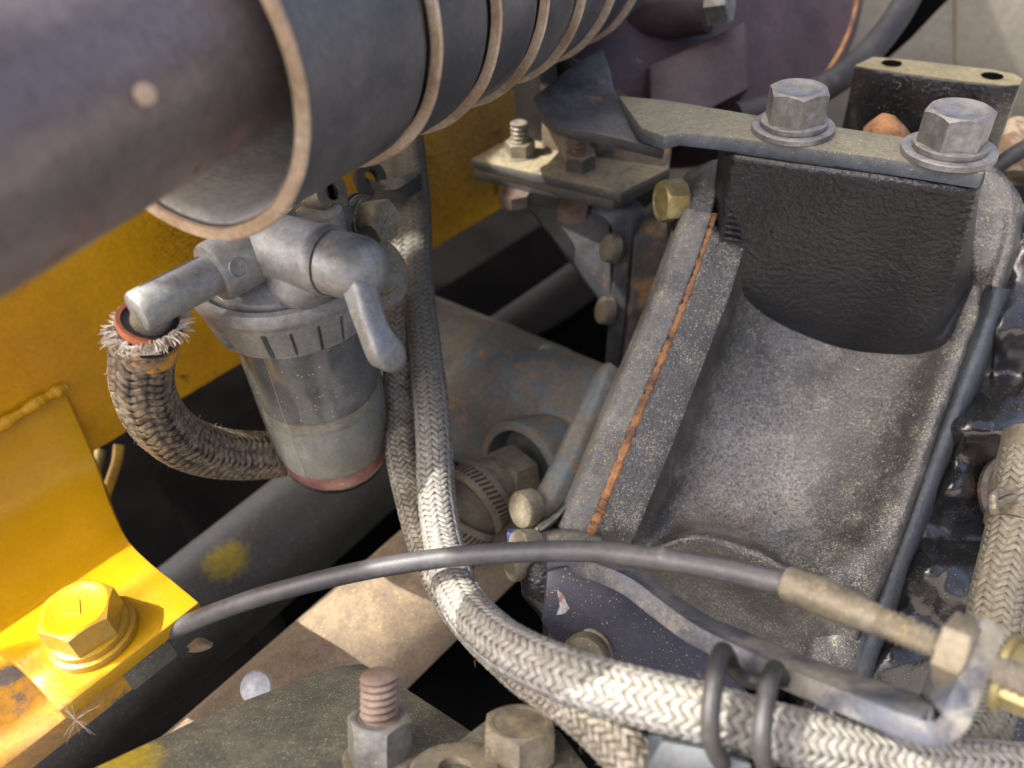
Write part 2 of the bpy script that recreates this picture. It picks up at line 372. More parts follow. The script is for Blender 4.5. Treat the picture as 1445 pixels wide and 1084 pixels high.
M_rustb = mat('rusty_block', (.05,.05,.052), (.08,.075,.07), var=60, rough=.6, bump=.7, bscale=500, bdist=.0007, rust=.62, rcol=(.15,.085,.035), rscale=70, dust=.5, dcol=(.26,.19,.10), dup=.8)
M_rust = mat('orange_rust', (.36,.18,.075), (.13,.075,.045), var=90, rough=.9, bump=.8, bscale=800, bdist=.0008)
M_purple = mat('purple_brown_iron', (.060,.038,.042), (.04,.028,.030), var=30, rough=.5, metal=.15, bump=.5, bscale=900, bdist=.0005, dust=.25, dcol=(.16,.12,.09), rust=.1)
M_blue = mat('blue_grey_paint', (.12,.145,.15), (.085,.10,.10), var=30, rough=.5, bump=.4, bscale=700, dust=.55, dcol=(.17,.135,.085), dup=.95, rust=.5, rcol=(.15,.085,.045), rscale=110)
M_dbrown = mat('dusty_brown_pipe', (.24,.18,.12), (.15,.115,.08), var=18, rough=.85, bump=.5, bscale=1100, dust=.5, dcol=(.33,.25,.15), speck=.4, contrast=.25)
M_dgrey = mat('dark_grey_tube', (.06,.062,.058), (.045,.046,.044), var=12, rough=.55, bump=.25, bscale=900, dust=.3, dcol=(.10,.095,.075), speck=.15)
M_olive = mat('dusty_olive_plate', (.075,.08,.068), (.11,.115,.09), var=22, rough=.75, bump=.6, bscale=1000, salt=.6, dust=.5, dcol=(.20,.19,.14), speck=.6, contrast=.25)
M_stud = mat('rusty_stud', (.17,.125,.10), (.11,.07,.05), var=70, rough=.65, metal=.3, bump=.3, dust=.35, dcol=(.27,.23,.17))
M_thr = mat('dirty_thread', (.26,.20,.16), (.18,.12,.09), var=70, rough=.65, metal=.2, bump=.2, cav=.9)
M_dark = mat('gap_shade_black', (.003,.003,.003), (.005,.0048,.0045), var=10, rough=1.0, bump=.3, bscale=300, spec=.0, grain=0)  # near-black without gloss: the shade of deep gaps put into the colour
M_cream = mat('cream_panel_paint', (.22,.205,.165), (.17,.16,.125), var=9, rough=.5, bump=.1, dust=.3, dcol=(.30,.26,.18))
M_arm = mat('blurred_steel_arm', (.05,.056,.075), (.085,.09,.105), var=70, rough=.5, metal=.1, bump=.2, dust=.5, dcol=(.30,.275,.20), dup=.8)
M_navy = mat('navy_bracket_paint', (.030,.033,.052), (.045,.047,.065), var=25, rough=.40, bump=.2, bscale=600, dust=.22, dcol=(.13,.125,.125), speck=.3)
M_clip = mat('black_clip_wire', (.022,.022,.022), (.04,.039,.037), var=30, rough=.5, dust=.3, dcol=(.13,.125,.105), dup=.5)
def braid_mat(name, c1, c2, dirt, lo, hi, rough=.38, metal=.6, updust=.38):
    g = G(name)
    h = g.n('Attribute', {'attribute_name': 'hgt'}).outputs['Fac']
    k = g.ramp(g.math('ADD', h, g.math('MULTIPLY', g.math('SUBTRACT', g.noise(120, 5), .5), 1.3)), lo, hi)
    c = g.mix(k, dirt, g.mix(g.ramp(g.noise(500, 3, off=2), .35, .65), c1, c2))
    gm = g.n('Attribute', {'attribute_name': 'grime_and_shade'}).outputs['Fac']
    c = g.mix(g.math('MULTIPLY', gm, .8), c, tuple(x*.45 for x in dirt))  # dirt and deep shade of the upper hoses painted as one dark tint
    k = g.math('MULTIPLY', k, g.math('SUBTRACT', 1.0, g.math('MULTIPLY', gm, .5)))
    nz = g.n('SeparateXYZ', None, i0=g.n('NewGeometry').outputs['Normal']).outputs[2]
    du = g.math('MULTIPLY', g.ramp(nz, .15, .85), g.ramp(g.noise(420, 6, .75, off=4), .30, .62))
    c = g.mix(g.math('MULTIPLY', du, updust), c, (.19,.165,.085)); k = g.math('MULTIPLY', k, g.math('SUBTRACT', 1.0, du))
    vv = g.n('Mapping', None, Vector=g.tc.outputs['Object']).outputs[0]
    bp = g.n('Bump', None, Strength=.7, Distance=.00025, Height=g.noise(2200, 4, .7))
    b = g.n('BsdfPrincipled', None, Roughness=g.math('ADD', rough, g.math('MULTIPLY', g.math('SUBTRACT', 1.0, k), .4)), Metallic=g.math('MULTIPLY', k, metal), Normal=bp.outputs[0])
    g.t.links.new(c, b.inputs['Base Color']); g.t.links.new(b.outputs[0], g.out.inputs[0]); return g.m
M_br1 = braid_mat('silver_braid', (.38,.375,.36), (.21,.205,.19), (.075,.069,.042), -.30, .40, metal=.45)
M_br2 = braid_mat('dark_silver_braid', (.42,.39,.34), (.18,.165,.14), (.04,.036,.024), -.15, .6, metal=.4)
M_br3 = braid_mat('brown_grimy_braid', (.30,.25,.18), (.09,.075,.055), (.018,.015,.011), -.10, .6, metal=.3)
M_br4 = braid_mat('dull_grey_braid', (.24,.225,.18), (.15,.135,.105), (.06,.053,.035), -.4, .3, metal=.3)
M_fib = mat('frayed_fibre', (.62,.56,.47), (.42,.36,.27), var=200, rough=.75, bump=.1, grain=0)
M_wire = mat('thin_wire', (.40,.38,.34), (.2,.19,.16), rough=.5, metal=.4, bump=0)

# ================================================================== SETTING
GZ = -1250 + 0
o = mk('ground', prism([Vector((x, y, GZ)) for x, y in ((-9000,-9000), (9000,-9000), (9000,9000), (-9000,9000))], Vector((0,0,-50))),
       mat('pale_yard', (.19,.18,.16), (.14,.13,.11), var=6, rough=.95, bump=.6, bscale=120), smooth=False); o['kind'] = 'structure'

# chassis direction: the lower edge of the yellow side wall
C1 = P(135, 640, 400); ZW = C1.z; C2 = PZ(720, 290, ZW)
ch = (C2 - C1).normalized(); nd = Vector((ch.y, -ch.x, 0))          # nd: out of the wall, towards the engine
if nd.dot(-C1) < 0: nd = -nd
# ================================================================== YELLOW CHASSIS
def wall_pt(x, y): return PP(x, y, C1, nd)
a, b = C1 - ch*330, C2 + ch*260
wall = mk('chassis_side_plate', prism([a, b, b + UP*175, a + UP*175], -nd*10), None, bevel=3.5, seg=4)
wl_ = wall.location
wall.data.materials.append(mat('grimy_side_plate_paint', (.66,.36,.004), (.54,.275,.003), var=10, rough=.42, bump=.2, bscale=500, grain=.3, dust=.12, dcol=(.20,.13,.05), rust=.30, rcol=(.045,.028,.012), rscale=45,
    smudge=[(OFF + wall_pt(x, y)*S - wl_, r, (.03,.02,.008), st) for x, y, r, st in ((640,235,.060,.95), (560,260,.04,.9), (330,300,.05,.8), (720,210,.05,.9), (470,560,.02,.3), (240,500,.03,.3))]))
tag(wall, 'tall yellow chassis side plate with peeling black dirt behind the fuel filter', 'chassis plate')
# bracket: sheet that leaves the wall, bends and becomes the bolted foot
ZF = P(130, 870, 300).z
rb = [wall_pt(90, 548), P(130, 640, 384), P(156, 712, 366), P(178, 758, 350), PZ(208, 790, ZF+3), PZ(245, 820, ZF), PZ(281, 850, ZF)]
wid = (PZ(281, 850, ZF) - PZ(83, 1004, ZF)).length
lb = [rb[0] - ch*(wid+55) , rb[1] - ch*(wid+35), rb[2] - ch*(wid+22), rb[3] - ch*(wid+10), PZ(208,790,ZF+3) - ch*wid, PZ(245,820,ZF) - ch*wid, PZ(83, 1004, ZF)]
br = thing('mounting_bracket', 'bright yellow bent bracket with a bolted foot in front of the side plate', 'bracket', rb[5])
mid = [(p*.5 + q*.5) for p, q in zip(rb, lb)]
mk('bent_plate', loftw([lb, mid, rb], nu=6, nv=3, thick=7.0, back=(-UP - nd*.06).normalized()), M_yel, br, bevel=.9, seg=2)
wl = [wall_pt(-160, 693) + nd*2, wall_pt(-60, 634) + nd*2, wall_pt(10, 590) + nd*2.5, wall_pt(60, 560) + nd*2, wall_pt(92, 545) + nd*1]
wl = [Vector(q) for q in cr(wl, 24)]
mk('weld_seam', tube(wl, [2.6 + .5*math.sin(i*.31) + .35*mnoise.noise(Vector((i*.45,0,0))) for i in range(len(wl))], 12), M_yel, br)
# beam under the foot
bt = [PZ(238, 902, ZF-9), PZ(246, 935, ZF-18), PZ(60, 1056, ZF-20), PZ(-90, 1148, ZF-20)]
bm_ = thing('support_beam', 'beam with chipped yellow paint and grey bare end under the yellow foot', 'beam', PZ(120, 1000, ZF-30))
e0 = PZ(236, 903, ZF-8.2); e1 = e0 - ch*260
mk('beam_body', prism([e0 - nd*45, e0, e1, e1 - nd*45], Vector((0, 0, -11))), mat('chipped_yellow', (.50,.25,.006), (.34,.20,.08), var=20, rough=.5, bump=.4, rust=.52, rcol=(.075,.07,.065), rscale=35, dust=.3, dcol=(.2,.17,.12)), bm_, bevel=1.2)
mk('end_cap', box(e0 - nd*8 - UP*5.5 - ch*9, ch*9.6, nd*8.6, UP*5.9), M_olive, bm_, bevel=1)
bolt('hex_bolt', 'big yellow painted hex bolt with two washers on the yellow foot', PZ(133, 896, ZF), UP, 23.5, 11.5, M_yel, R_(12), [(15.5, 3.2), (13.8, 3.0)], M_yel,
     mark=[[(-1.5, 3.5), (-3.2, -2.6), (3.2, -1.0)]])
# two thin yellow leads hanging below the wall
mk_w = [(168,628,412),(164,655,410),(152,690,405),(140,730,400)]
t = mk('electric_lead', tube(path(mk_w), 2.6, 12), mat('yellow_lead', (.55,.33,.03), (.4,.22,.03), var=60, rough=.5, dust=.3), None); tag(t, 'thick yellow lead hanging just below the yellow side plate', 'lead')
t = mk('electric_lead', tube(path([(142,636,424),(136,660,420),(128,690,416)]), 2.8, 12), M_zincy, None); tag(t, 'speckled short lead half hidden behind the yellow bracket edge', 'lead')

# ================================================================== EXHAUST
A0 = P(-96, 200, 160); A1 = P(680, -38, 330); ax = (A1 - A0).normalized(); alen = (A1 - A0).length
RP, RS = 32, 44
pp_ = [P(-420,330,125), P(-112,205,150), P(120,109,180), P(377,2,230), P(500,-32,270), A0 + ax*(alen*1.0) + UP*4, A0 + ax*(alen*1.5)]
ex = mk('exhaust_pipe', tube([Vector(q) for q in cr(pp_, 8)], 30, 64), M_pipe); tag(ex, 'large blurred brown steel exhaust pipe running under the louvred heat shield', 'pipe')
rr_ = ray(204, 133); dd_ = 90.0
pc_ = [Vector(q) for q in cr(pp_, 8)]
while min((rr_*dd_ - q).length for q in pc_) > 32.5 and dd_ < 220: dd_ += .5
mk('mud_fleck', lathe([(0, .3), (1.2, .25), (2.1, 0), (2.2, -.6), (2.0, -3)], rr_*(dd_+.8), -rr_.normalized(), 14), M_rim, ex)
hs = thing('heat_shield', 'blue black louvred heat shield with tan rims around the exhaust pipe', 'heat shield', A0 + ax*70)
s0 = (P(216, 90, 203) - A0).dot(ax)
ribs = [s0, s0+63, s0+101, s0+139, s0+177, s0+215, s0+253, s0+291]
def ring(prof, seg=96): return lathe(prof, A0, ax, seg, closed=True, rf=lambda a, h: 1 + .012*mnoise.noise(Vector((math.cos(a)*1.6, math.sin(a)*1.6, h*.011))) + .004*mnoise.noise(Vector((math.cos(a)*6, math.sin(a)*6, h*.05))))
for i, s in enumerate(ribs[:-1]):
    e = ribs[i+1]
    mk('shield_band', ring([(RS, s+1.5), (RS+.6, s+4), (RS-.4, e-5), (RS-2.2, e-3.2), (RS-3.4, e-3.2), (RS-2.0, e-5), (RS-2.0, s+1.5)]), M_shield, hs)
    mk('louvre_rim', ring([(RS+1.6, s+1.9), (RS+2.1, s+1), (RS+1.6, s), (RS-1.6, s), (RS-2, s+.9), (RS-1.6, s+1.9)]), M_rim, hs)
    if i: mk('joint_recess', ring([(RS-3.6, s-4.2), (RS-3.0, s-.1), (RS-4.4, s-.1), (RS-4.6, s-4.2)]), M_recess, hs)
mk('inner_liner', ring([(RS-2.2, s0+2.2), (RS-4.8, s0+6), (RS-4.9, ribs[-1]), (RS-5.6, ribs[-1]), (RS-5.5, s0+6), (RS-2.9, s0+2.2)]), M_shin, hs)

# ================================================================== FUEL FILTER
AXC = P(430, 472, 330)                       # on the bowl axis, at the ring's lower edge
ff = thing('fuel_filter', 'cast aluminium fuel filter with cloudy bowl, pink bottom ring and shut-off lever', 'fuel filter', AXC - UP*80)
L = lambda h: AXC + UP*h
mk('bowl', lathe([(27.6, 20), (27.6, 6), (27.5, -6), (27.3, -34), (26.8, -58), (25.7, -67), (22.4, -73.5), (15, -77), (6, -78), (0, -78.2)], AXC, UP, 72), None, ff)
g = G('hazy_bowl_plastic'); fr = g.n('Fresnel', None, IOR=1.5).outputs[0]
hz = g.n('Bsdf' + 'Principled', None, Roughness=.25); hz.inputs['Base Color'].default_value = (.50,.50,.46,1)
k = g.math('ADD', .13, g.math('MULTIPLY', g.ramp(g.noise(55, 6, .7), .40, .78), .20))
sp = g.math('MAXIMUM', g.specks(700, .30), g.specks(1500, .34, 2.0)); k = g.math('MAXIMUM', k, g.math('MULTIPLY', sp, .8), True)
tr = g.n('BsdfTransparent'); tr.inputs[0].default_value = (.86,.87,.84,1)
gl = g.n('BsdfGlossy', None, Roughness=.12)
mx = g.n('MixShader', None, i0=k, i1=tr.outputs[0], i2=hz.outputs[0]); mx2 = g.n('MixShader', None, i0=fr, i1=mx.outputs[0], i2=gl.outputs[0])
g.t.links.new(mx2.outputs[0], g.out.inputs[0]); bpy.data.objects['bowl'].data.materials.append(g.m)
mk('filter_element', lathe([(0, 16), (24.5, 16), (24.5, -28), (24.2, -30), (0, -30)], AXC, UP, 48), mat('wet_element', (.10,.118,.135), (.15,.145,.13), var=60, rough=.35, bump=.1), ff)
mk('element_band', lathe([(22, -28.5), (25.4, -28.5), (25.6, -31), (25.0, -33.5), (22, -33.5)], AXC, UP, 64, closed=True), mat('tan_band', (.60,.50,.30), (.45,.37,.22), var=80, rough=.5, bump=0), ff)
mk('cloudy_fuel', lathe([(0, -30.3), (21.8, -30.3), (26.2, -34), (25.8, -52), (25.0, -61.2), (0, -61.4)], AXC, UP, 64), mat('cloudy_fuel', (.50,.53,.47), (.58,.53,.41), var=22, rough=.3, bump=0, contrast=.3), ff)
mk('float_ring', lathe([(0, -61.5), (25.0, -61.5), (24.9, -66.0), (21.6, -72.3), (14.5, -75.6), (0, -76.6)], AXC, UP, 64), mat('pink_ring', (.80,.16,.16), (.70,.22,.19), var=60, rough=.35, bump=0), ff)
for a in (252,):               # faint moulding seams on the bowl
    q = lambda h, r: AXC + Vector((math.cos(R_(a))*r, math.sin(R_(a))*r, h))
    mk('moulding_seam', tube([q(14, 27.6), q(-34, 27.35), q(-58, 26.85)], .15, 6), mat('seam_plastic', (.36,.35,.29), rough=.3, bump=0), ff)
def rn(a, h):
    t = (a * 11 / (2*math.pi) + .15) % 1; e = .965
    if not (12.9 < h < 26.5): return e
    return e*(.925 if t < .06 or .5 < t < .56 else (.965 if t < .5 else 1.0))
mk('ring_nut', lathe([(28.7, 12.8), (33.2, 12.8), (34.4, 13.8), (36.0, 21), (36.9, 26.4), (37.4, 26.6), (37.6, 28.3), (38.0, 29), (38.3, 30), (38.1, 32.6), (37.0, 34.4), (35.0, 35.2), (34.2, 34.6), (34.2, 30)], AXC, UP, 396, rf=rn, hint=Vector((1, .15, 0))), M_alu, ff, ang=28)
mk('filter_head', lathe([(31, 31), (31, 34.6), (30.4, 36), (28, 37.2), (26.5, 39.2), (21, 41), (14, 43.5), (10, 47), (9, 54), (9, 58), (0, 58)], AXC, UP, 72), M_alu, ff)
# valve body: horizontal barrel towards the lever
ZB0 = L(49).z; B0 = PZ(346, 338, ZB0)*.985; B1 = PZ(466, 369, ZB0)*.985; bax = (B1 - B0).normalized(); bl = (B1 - B0).length
mk('valve_barrel', lathe([(8, -8), (11.3, -6.5), (12.2, -4), (12.0, bl-6), (12.6, bl-4), (12.6, bl), (12, bl+.8), (8, bl+.8)], B0, bax, 40), M_alu, ff)
mk('valve_saddle', lathe([(9, -18), (12, -15), (13, -9), (10, -2)], B0.lerp(B1, .62) - UP*.5, UP, 36, rf=lambda a, h: 1.0), M_alu, ff)
D = B1 + bax*5
dm = lathe([(11.4, -3.6), (11.4, 6), (10.8, 9.5), (9.0, 13), (5.8, 15.4), (2.5, 16.3), (0, 16.5)], D, bax, 48)
hd = mk('lever_hub', dm, M_alu, ff)
dz = D + bax*4
def Lp(x, y, dd): return P(x, y, dd)
dd = dz.length / ray(500, 400).length
dd = (B1 + bax*13).length / ray(500, 385).length - 4
lev = [[(476,384,dd+3), (500,378,dd-2), (528,386,dd+3)], [(480,402,dd), (506,400,dd-5), (530,404,dd+1)], [(492,438,dd-1), (515,438,dd-5), (539,436,dd+1)], [(503,468,dd), (525,470,dd-4), (549,462,dd+2)],
       [(514,498,dd+1), (536,500,dd-3), (566,485,dd+4)], [(524,515,dd+3), (545,519,dd), (571,503,dd+6)], [(541,523,dd+4), (554,526,dd+3), (569,517,dd+7)]]
mk('lever_blade', loft(lev, nu=5, nv=5, thick=5.5), M_alu, hd if False else ff, bevel=.7)
# cross barrel with the emblem, then the outlet stub
K0 = PZ(334, 352, B0.z); K1 = PZ(300, 386, B0.z - 3)*.985; kax = (PZ(203, 436, B0.z-3)*.985 - K1).normalized()
mk('collar', lathe([(9.2, -12), (10.8, -10), (10.8, 13), (10.2, 14.2), (7, 14.2)], K1 - kax*14, kax, 36), M_alu, ff)
E1 = PZ(203, 436, B0.z - 3)*.985; sl_ = (E1 - K1).length
mk('outlet_stub', lathe([(7.2, -6), (7.2, sl_-1), (7.1, sl_+1.6), (6.5, sl_+2.6), (5.6, sl_+2.9), (0, sl_+3.0)], K1, kax, 32), M_alu, ff)
mk('casting_line', tube([K1 + kax*2 + UP*7.0 + (kax.cross(UP))*1.6, E1 - kax*2 + UP*7.0 + (kax.cross(UP))*1.6], .45, 6), M_alud, ff)

# emblem on the collar: ring with strokes
en = (-f_ - kax*(-f_).dot(kax)).normalized(); er_ = ray(336, 378).normalized(); wo = -K1; wd_ = er_ - kax*er_.dot(kax); wp = wo - kax*wo.dot(kax)
qa_, qb_, qc_ = wd_.dot(wd_), 2*wd_.dot(wp), wp.dot(wp) - 10.85**2; di_ = max(0, qb_*qb_ - 4*qa_*qc_)
ec = er_*((-qb_ - math.sqrt(di_))/(2*qa_)); en = (ec - K1 - kax*(ec - K1).dot(kax)).normalized(); print('emblem', di_, (ec-K1).dot(kax)); ey = kax.cross(en).normalized()
if ey.z < 0: ey = -ey
ex_ = en.cross(ey) * -1
if ex_.dot(r_) < 0: ex_ = -ex_
E = lambda x, y: ec + ex_*x + ey*y + en*(.15 - (y*y)/21)
em = [tube([E(3.1*math.cos(a), 3.1*math.sin(a)) for a in np.linspace(0, 6.283, 25)], .35, 6)]
for ln in ([(-1.9,1.3),(.3,1.3)], [(-.8,1.3),(-.8,-1.9)], [(.7,-1.7),(.7,.3),(2.0,.3)], [(.7,-.7),(1.7,-.7)]): em.append(tube([E(*q) for q in ln], .3, 6))
mk('emblem', join(*em), M_alu, ff)
# upper inlet neck, banjo and plug
N0 = P(452, 312, 310)
mk('inlet_neck', lathe([(10, -14), (9.5, -3), (9.3, 4), (7, 5)], N0, UP, 32), M_alu, ff)
N1 = P(450, 284, 320)
mk('inlet_pipe', lathe([(7.5, -14), (7.5, 16), (9, 17), (9, 20), (7.5, 21), (7.5, 40)], N1, (UP*.75 - r_*.75).normalized(), 28), M_alud, ff)
W0 = P(466, 272, 310)
mk('vent_screw', lathe([(3, -9), (8.4, -8), (8.8, -6.5), (8.8, 0), (8.2, 1.2), (3.2, 1.2), (2.6, -1.5), (0, -1.5)], W0, (r_*.85 - f_*.55 + UP*.1).normalized(), 32, rf=lambda a, h: 1.0 if h < -3 else 1 + .03*math.cos(a*4)), M_alud, ff)
mk('slot', join(box(W0 + (r_*.85 - f_*.55 + UP*.1).normalized()*.8, UP*5, (r_*.55 + f_*.85)*.9, (r_*.85 - f_*.55)*.7)), M_dark, ff)
Q0 = P(510, 312, 330); qax = (r_*.80 - f_*.58 - UP*.12).normalized()
mk('plug_boss', lathe([(8, -24), (10.5, -22), (10.5, -3), (11.5, -2.5), (11.5, 0), (9, 0)], Q0, qax, 36), M_rub, ff)
bolt('hex_plug', 'grubby hex plug on the black boss above the filter lever', Q0 + qax*.2, qax, 15.5, 9.5, M_alud, R_(15), [(10.8, 2.2), (9.2, 2)], M_alud, cat='plug', mark=[[(0, -1.6), (0, 1.6)], [(-1, -1.2), (1, -1.2)]])
mk('rear_flange', lathe([(15, -6), (16.5, -5), (16.5, 0), (15, 1.5), (11, 2), (10, 4), (0, 4)], P(528, 385, 340), (-f_*.7 + r_*.6 + UP*.2).normalized(), 40), M_alud, ff)

# ================================================================== BRAIDED HOSES
hb = thing('braided_hose', 'long bright silver braided hose sweeping from the filter to the cable bracket', 'hose', P(615, 700, 330))
pA = braid(hb, [(572,150,430),(580,230,415),(586,300,402),(589,400,388),(600,500,370),(611,600,347),(616,700,330),(629,780,310),(654,850,278),(704,905,252),(780,945,234),(870,975,224),(1000,1008,217),(1110,1038,217),(1250,1068,221),(1400,1086,226),(1520,1094,230)], 7.5, M_br1, n=9, N=16, lead=46, wd=.95, amp=.28, grime_and_shade=([0, .12, .28, .40, .48], [1, .95, .75, .35, 0]))  # dark upper end stands for dirt and shade together
hairs(hb, pA[40:130], 8, M_wire, 70, 1.5, 4.5)
hc = thing('braided_hose', 'dark silver braided hose running close behind the bright one', 'hose', P(565, 600, 360))
pB = braid(hc, [(545,190,440),(556,250,420),(566,320,402),(568,400,390),(564,500,378),(563,570,370),(568,640,360),(584,710,346),(606,780,330),(650,860,302),(730,940,268),(810,995,242),(872,1050,228),(930,1120,218)], 7.2, M_br2, n=9, phase=1.0, N=16, lead=46, wd=.95, amp=.28, grime_and_shade=([0, .1, .22, .4, .5], [1, .8, .45, .2, 0]))
hairs(hc, pB, 7.6, M_wire, 60, 1.2, 4)
hd_ = thing('braided_hose', 'short brown braided hose with frayed white end under the outlet stub', 'hose', P(260, 620, 340))
nip = E1 - kax*3
dn_ = nip.length / ray(208, 437).length
pts = [nip + UP*4, P(212,452,dn_+6), P(201,505,dn_+17), P(203,552,dn_+28), P(226,597,dn_+42), P(266,627,dn_+60), P(320,641,dn_+82), P(390,641,dn_+106), P(460,625,dn_+126)]
pC = [Vector(q) for q in cr(pts, 9)]
braid(hd_, pC[13:], 10.4, M_br3, N=12, lead=44, wd=1.5)
hairs(hd_, pC[14:66], 10.8, M_wire, 90, 1.0, 3.2)
nb = pC[9]; tb = (pC[8] - pC[12]).normalized()
mk('rubber_plug', lathe([(0, -1.5), (9.6, -1.5), (9.8, -.9), (0, -.9)], nb, tb, 32), M_rub, hd_)
mk('hose_nipple', tube([E1 - kax*4, (E1 - kax*4).lerp(nb - tb*6, .5), nb - tb*6], 6.6, 20), M_alud, ff)
mk('rubber_liner', tube(pC[10:20], [9.7]*10, 28), M_rub, hd_)
mk('inner_ply', lathe([(9.2, 0), (10.6, 0), (10.8, -1.4), (10.4, -3), (9.2, -3)], nb, tb, 36, closed=True), mat('red_rubber_ply', (.42,.13,.06), (.3,.09,.04), var=90, rough=.6), hd_)
mk('worn_patch', lathe([(9.5, 0), (10.75, 0), (10.9, -3), (10.75, -7), (9.5, -7)], nb - tb*8, tb, 36, closed=True), mat('ochre_ply', (.55,.26,.04), (.25,.15,.06), var=120, rough=.7), hd_)
fv = []
for (a0, ln0, up0, cnt) in [(2.9,9,.35,26),(3.3,10,.15,26),(2.5,8,.7,20),(3.8,7,-.1,20),(4.2,4,-.6,16),(4.9,3,-.8,16),(5.4,4.5,-.5,16),(5.8,7,.0,20),(6.2,8,.3,20),(.4,7,.5,14),(1.0,6,.6,12),(1.7,6,.8,14),(2.2,7,.8,14)]:
    dr0 = Vector((math.cos(a0), math.sin(a0), 0)); tg0 = Vector((-math.sin(a0), math.cos(a0), 0))
    curl = Vector((random.uniform(-.4,.4), random.uniform(-.4,.4), random.uniform(-.5,.2)))
    for i in range(cnt):
        sp = random.gauss(0, .34); b = nb + tb*8 - tb*random.uniform(9.5, 13) + (dr0 + tg0*random.gauss(0,.17)).normalized()*10.3
        q = (dr0*.8 + UP*(up0*.7 - .12 + random.gauss(0,.2)) + tg0*sp).normalized(); ln = ln0*random.uniform(.4, .85)
        p1 = b + q*ln*.35; p2 = b + q*ln*.7 + curl*ln*.16; p3 = b + q*ln + curl*ln*.45 + tg0*random.gauss(0,.5) + UP*random.gauss(0,.3)
        fv.append(tube([b, p1, p2, p3], [.34, .36, .30, .10], 4))
for i in range(70):
    a = random.random()*6.283; d0 = Vector((math.cos(a), math.sin(a), 0)); d1 = Vector((math.cos(a+.5), math.sin(a+.5), 0)); d2 = Vector((math.cos(a+.9), math.sin(a+.9), 0)); z = random.uniform(-15, -10)
    fv.append(tube([nb + tb*8 + tb*z + d0*10.6, nb + tb*8 + tb*(z - random.uniform(0, 1.5)) + d1*11.1, nb + tb*8 + tb*(z - random.uniform(-2, 3)) + d2*10.9], [.4, .45, .2], 5))
fo = mk('frayed_fibres', join(*fv), M_fib, hd_); fo['kind'] = 'stuff'
he = thing('braided_hose', 'dull grey braided hose with wire clip hanging beside the oily black casting', 'hose', P(1400, 880, 290))
pD = braid(he, [(1452,640,305),(1440,700,300),(1426,770,292),(1408,850,282),(1398,930,270),(1390,1000,258),(1362,1050,245),(1300,1085,235)], 8.6, M_br4, n=9, N=16, lead=48, wd=1.05, amp=.30)
# clamp ring with ears on hose D
cl = thing('spring_clip', 'tan spring wire clip around the top of the grey hose', 'clip', P(1425, 705, 292))
T_ = (pD[20] - pD[12]).normalized()
mk('clip_band', lathe([(9.2, -2), (10.1, -2), (10.1, 2), (9.2, 2)], pD[14], T_, 32, closed=True), M_brass, cl)
for k in (0, 1): mk('clip_ear', tube(path([(1430,688+k*14,290),(1412,694+k*14,284),(1402,702+k*12,280),(1404,716+k*8,281)], 4), 1.5, 8), M_brass, cl)
mk('fitting_sleeve', lathe([(7, -20), (11, -18), (11, 4), (9.5, 5)], P(1448, 675, 306), T_, 28), M_brass, cl)
# metal strap round the two hoses near the top
st = thing('hose_strap', 'dark grimy steel strap wrapped round the two hoses near the top', 'strap', P(560, 250, 400))
mk('strap_band', sweep(path([(500,246,400),(520,254,390),(545,262,385),(568,256,384),(592,244,392)], 8), -UP, 1.6, 9), M_rub, st)
mk('strap_loop', lathe([(4, -2.5), (8, -2.5), (8, 2.5), (4, 2.5)], P(522, 252, 392), (-f_*.7 + r_*.5), 24, closed=True), M_rub, st)
mk('strap_wing', loft([[(535,255,388),(560,250,382),(590,240,384)], [(540,268,386),(562,266,380),(588,250,384)]], thick=2), M_dgrey, st)

# ================================================================== CONTROL CABLE
cb = thing('control_cable', 'black sheathed control cable crossing the engine bay to the bracket', 'cable', P(700, 780, 268))
mk('sheath', tube(path([(240,890,301),(330,854,292),(420,827,286),(520,804,280),(620,788,275),(720,780,268),(820,778,262),(900,785,256),(1000,800,246),(1125,828,234)], 9), 3.5, 20), M_cable, cb)
F0 = P(1112, 823, 235); F1 = P(1240, 876, 217); fa = (F1 - F0).normalized(); fl = (F1 - F0).length
mk('ferrule', lathe([(4, -1), (5.0, -.4), (5.4, 1), (5.5, fl*.45), (5.1, fl*.55), (5.2, fl*.68), (4.5, fl*.84), (4.2, fl), (3, fl+1)], F0, fa, 32), M_brass, cb)
F2 = P(1340, 916, 204); tl = (F2 - F1).length
M3 = frame(fa); vt, ftt = thread(4.3, -1, tl + 40, 1.8, .8, 24, 6)
mk('threaded_end', ([F1 + M3 @ p for p in vt], ftt), M_brass, cb, ang=50)
bolt('lock_nut', 'tan lock nut on the cable thread before the bracket tab', P(1333, 913, 205) + fa*0, fa, 17, 7, M_brass, R_(10), cat='nut', nut=True)
bolt('lock_nut', 'yellowish lock nut behind the bracket tab at the frame edge', P(1412, 947, 203), fa, 15, 8, M_zincy, R_(20), [(10, 2)], cat='nut', nut=True)
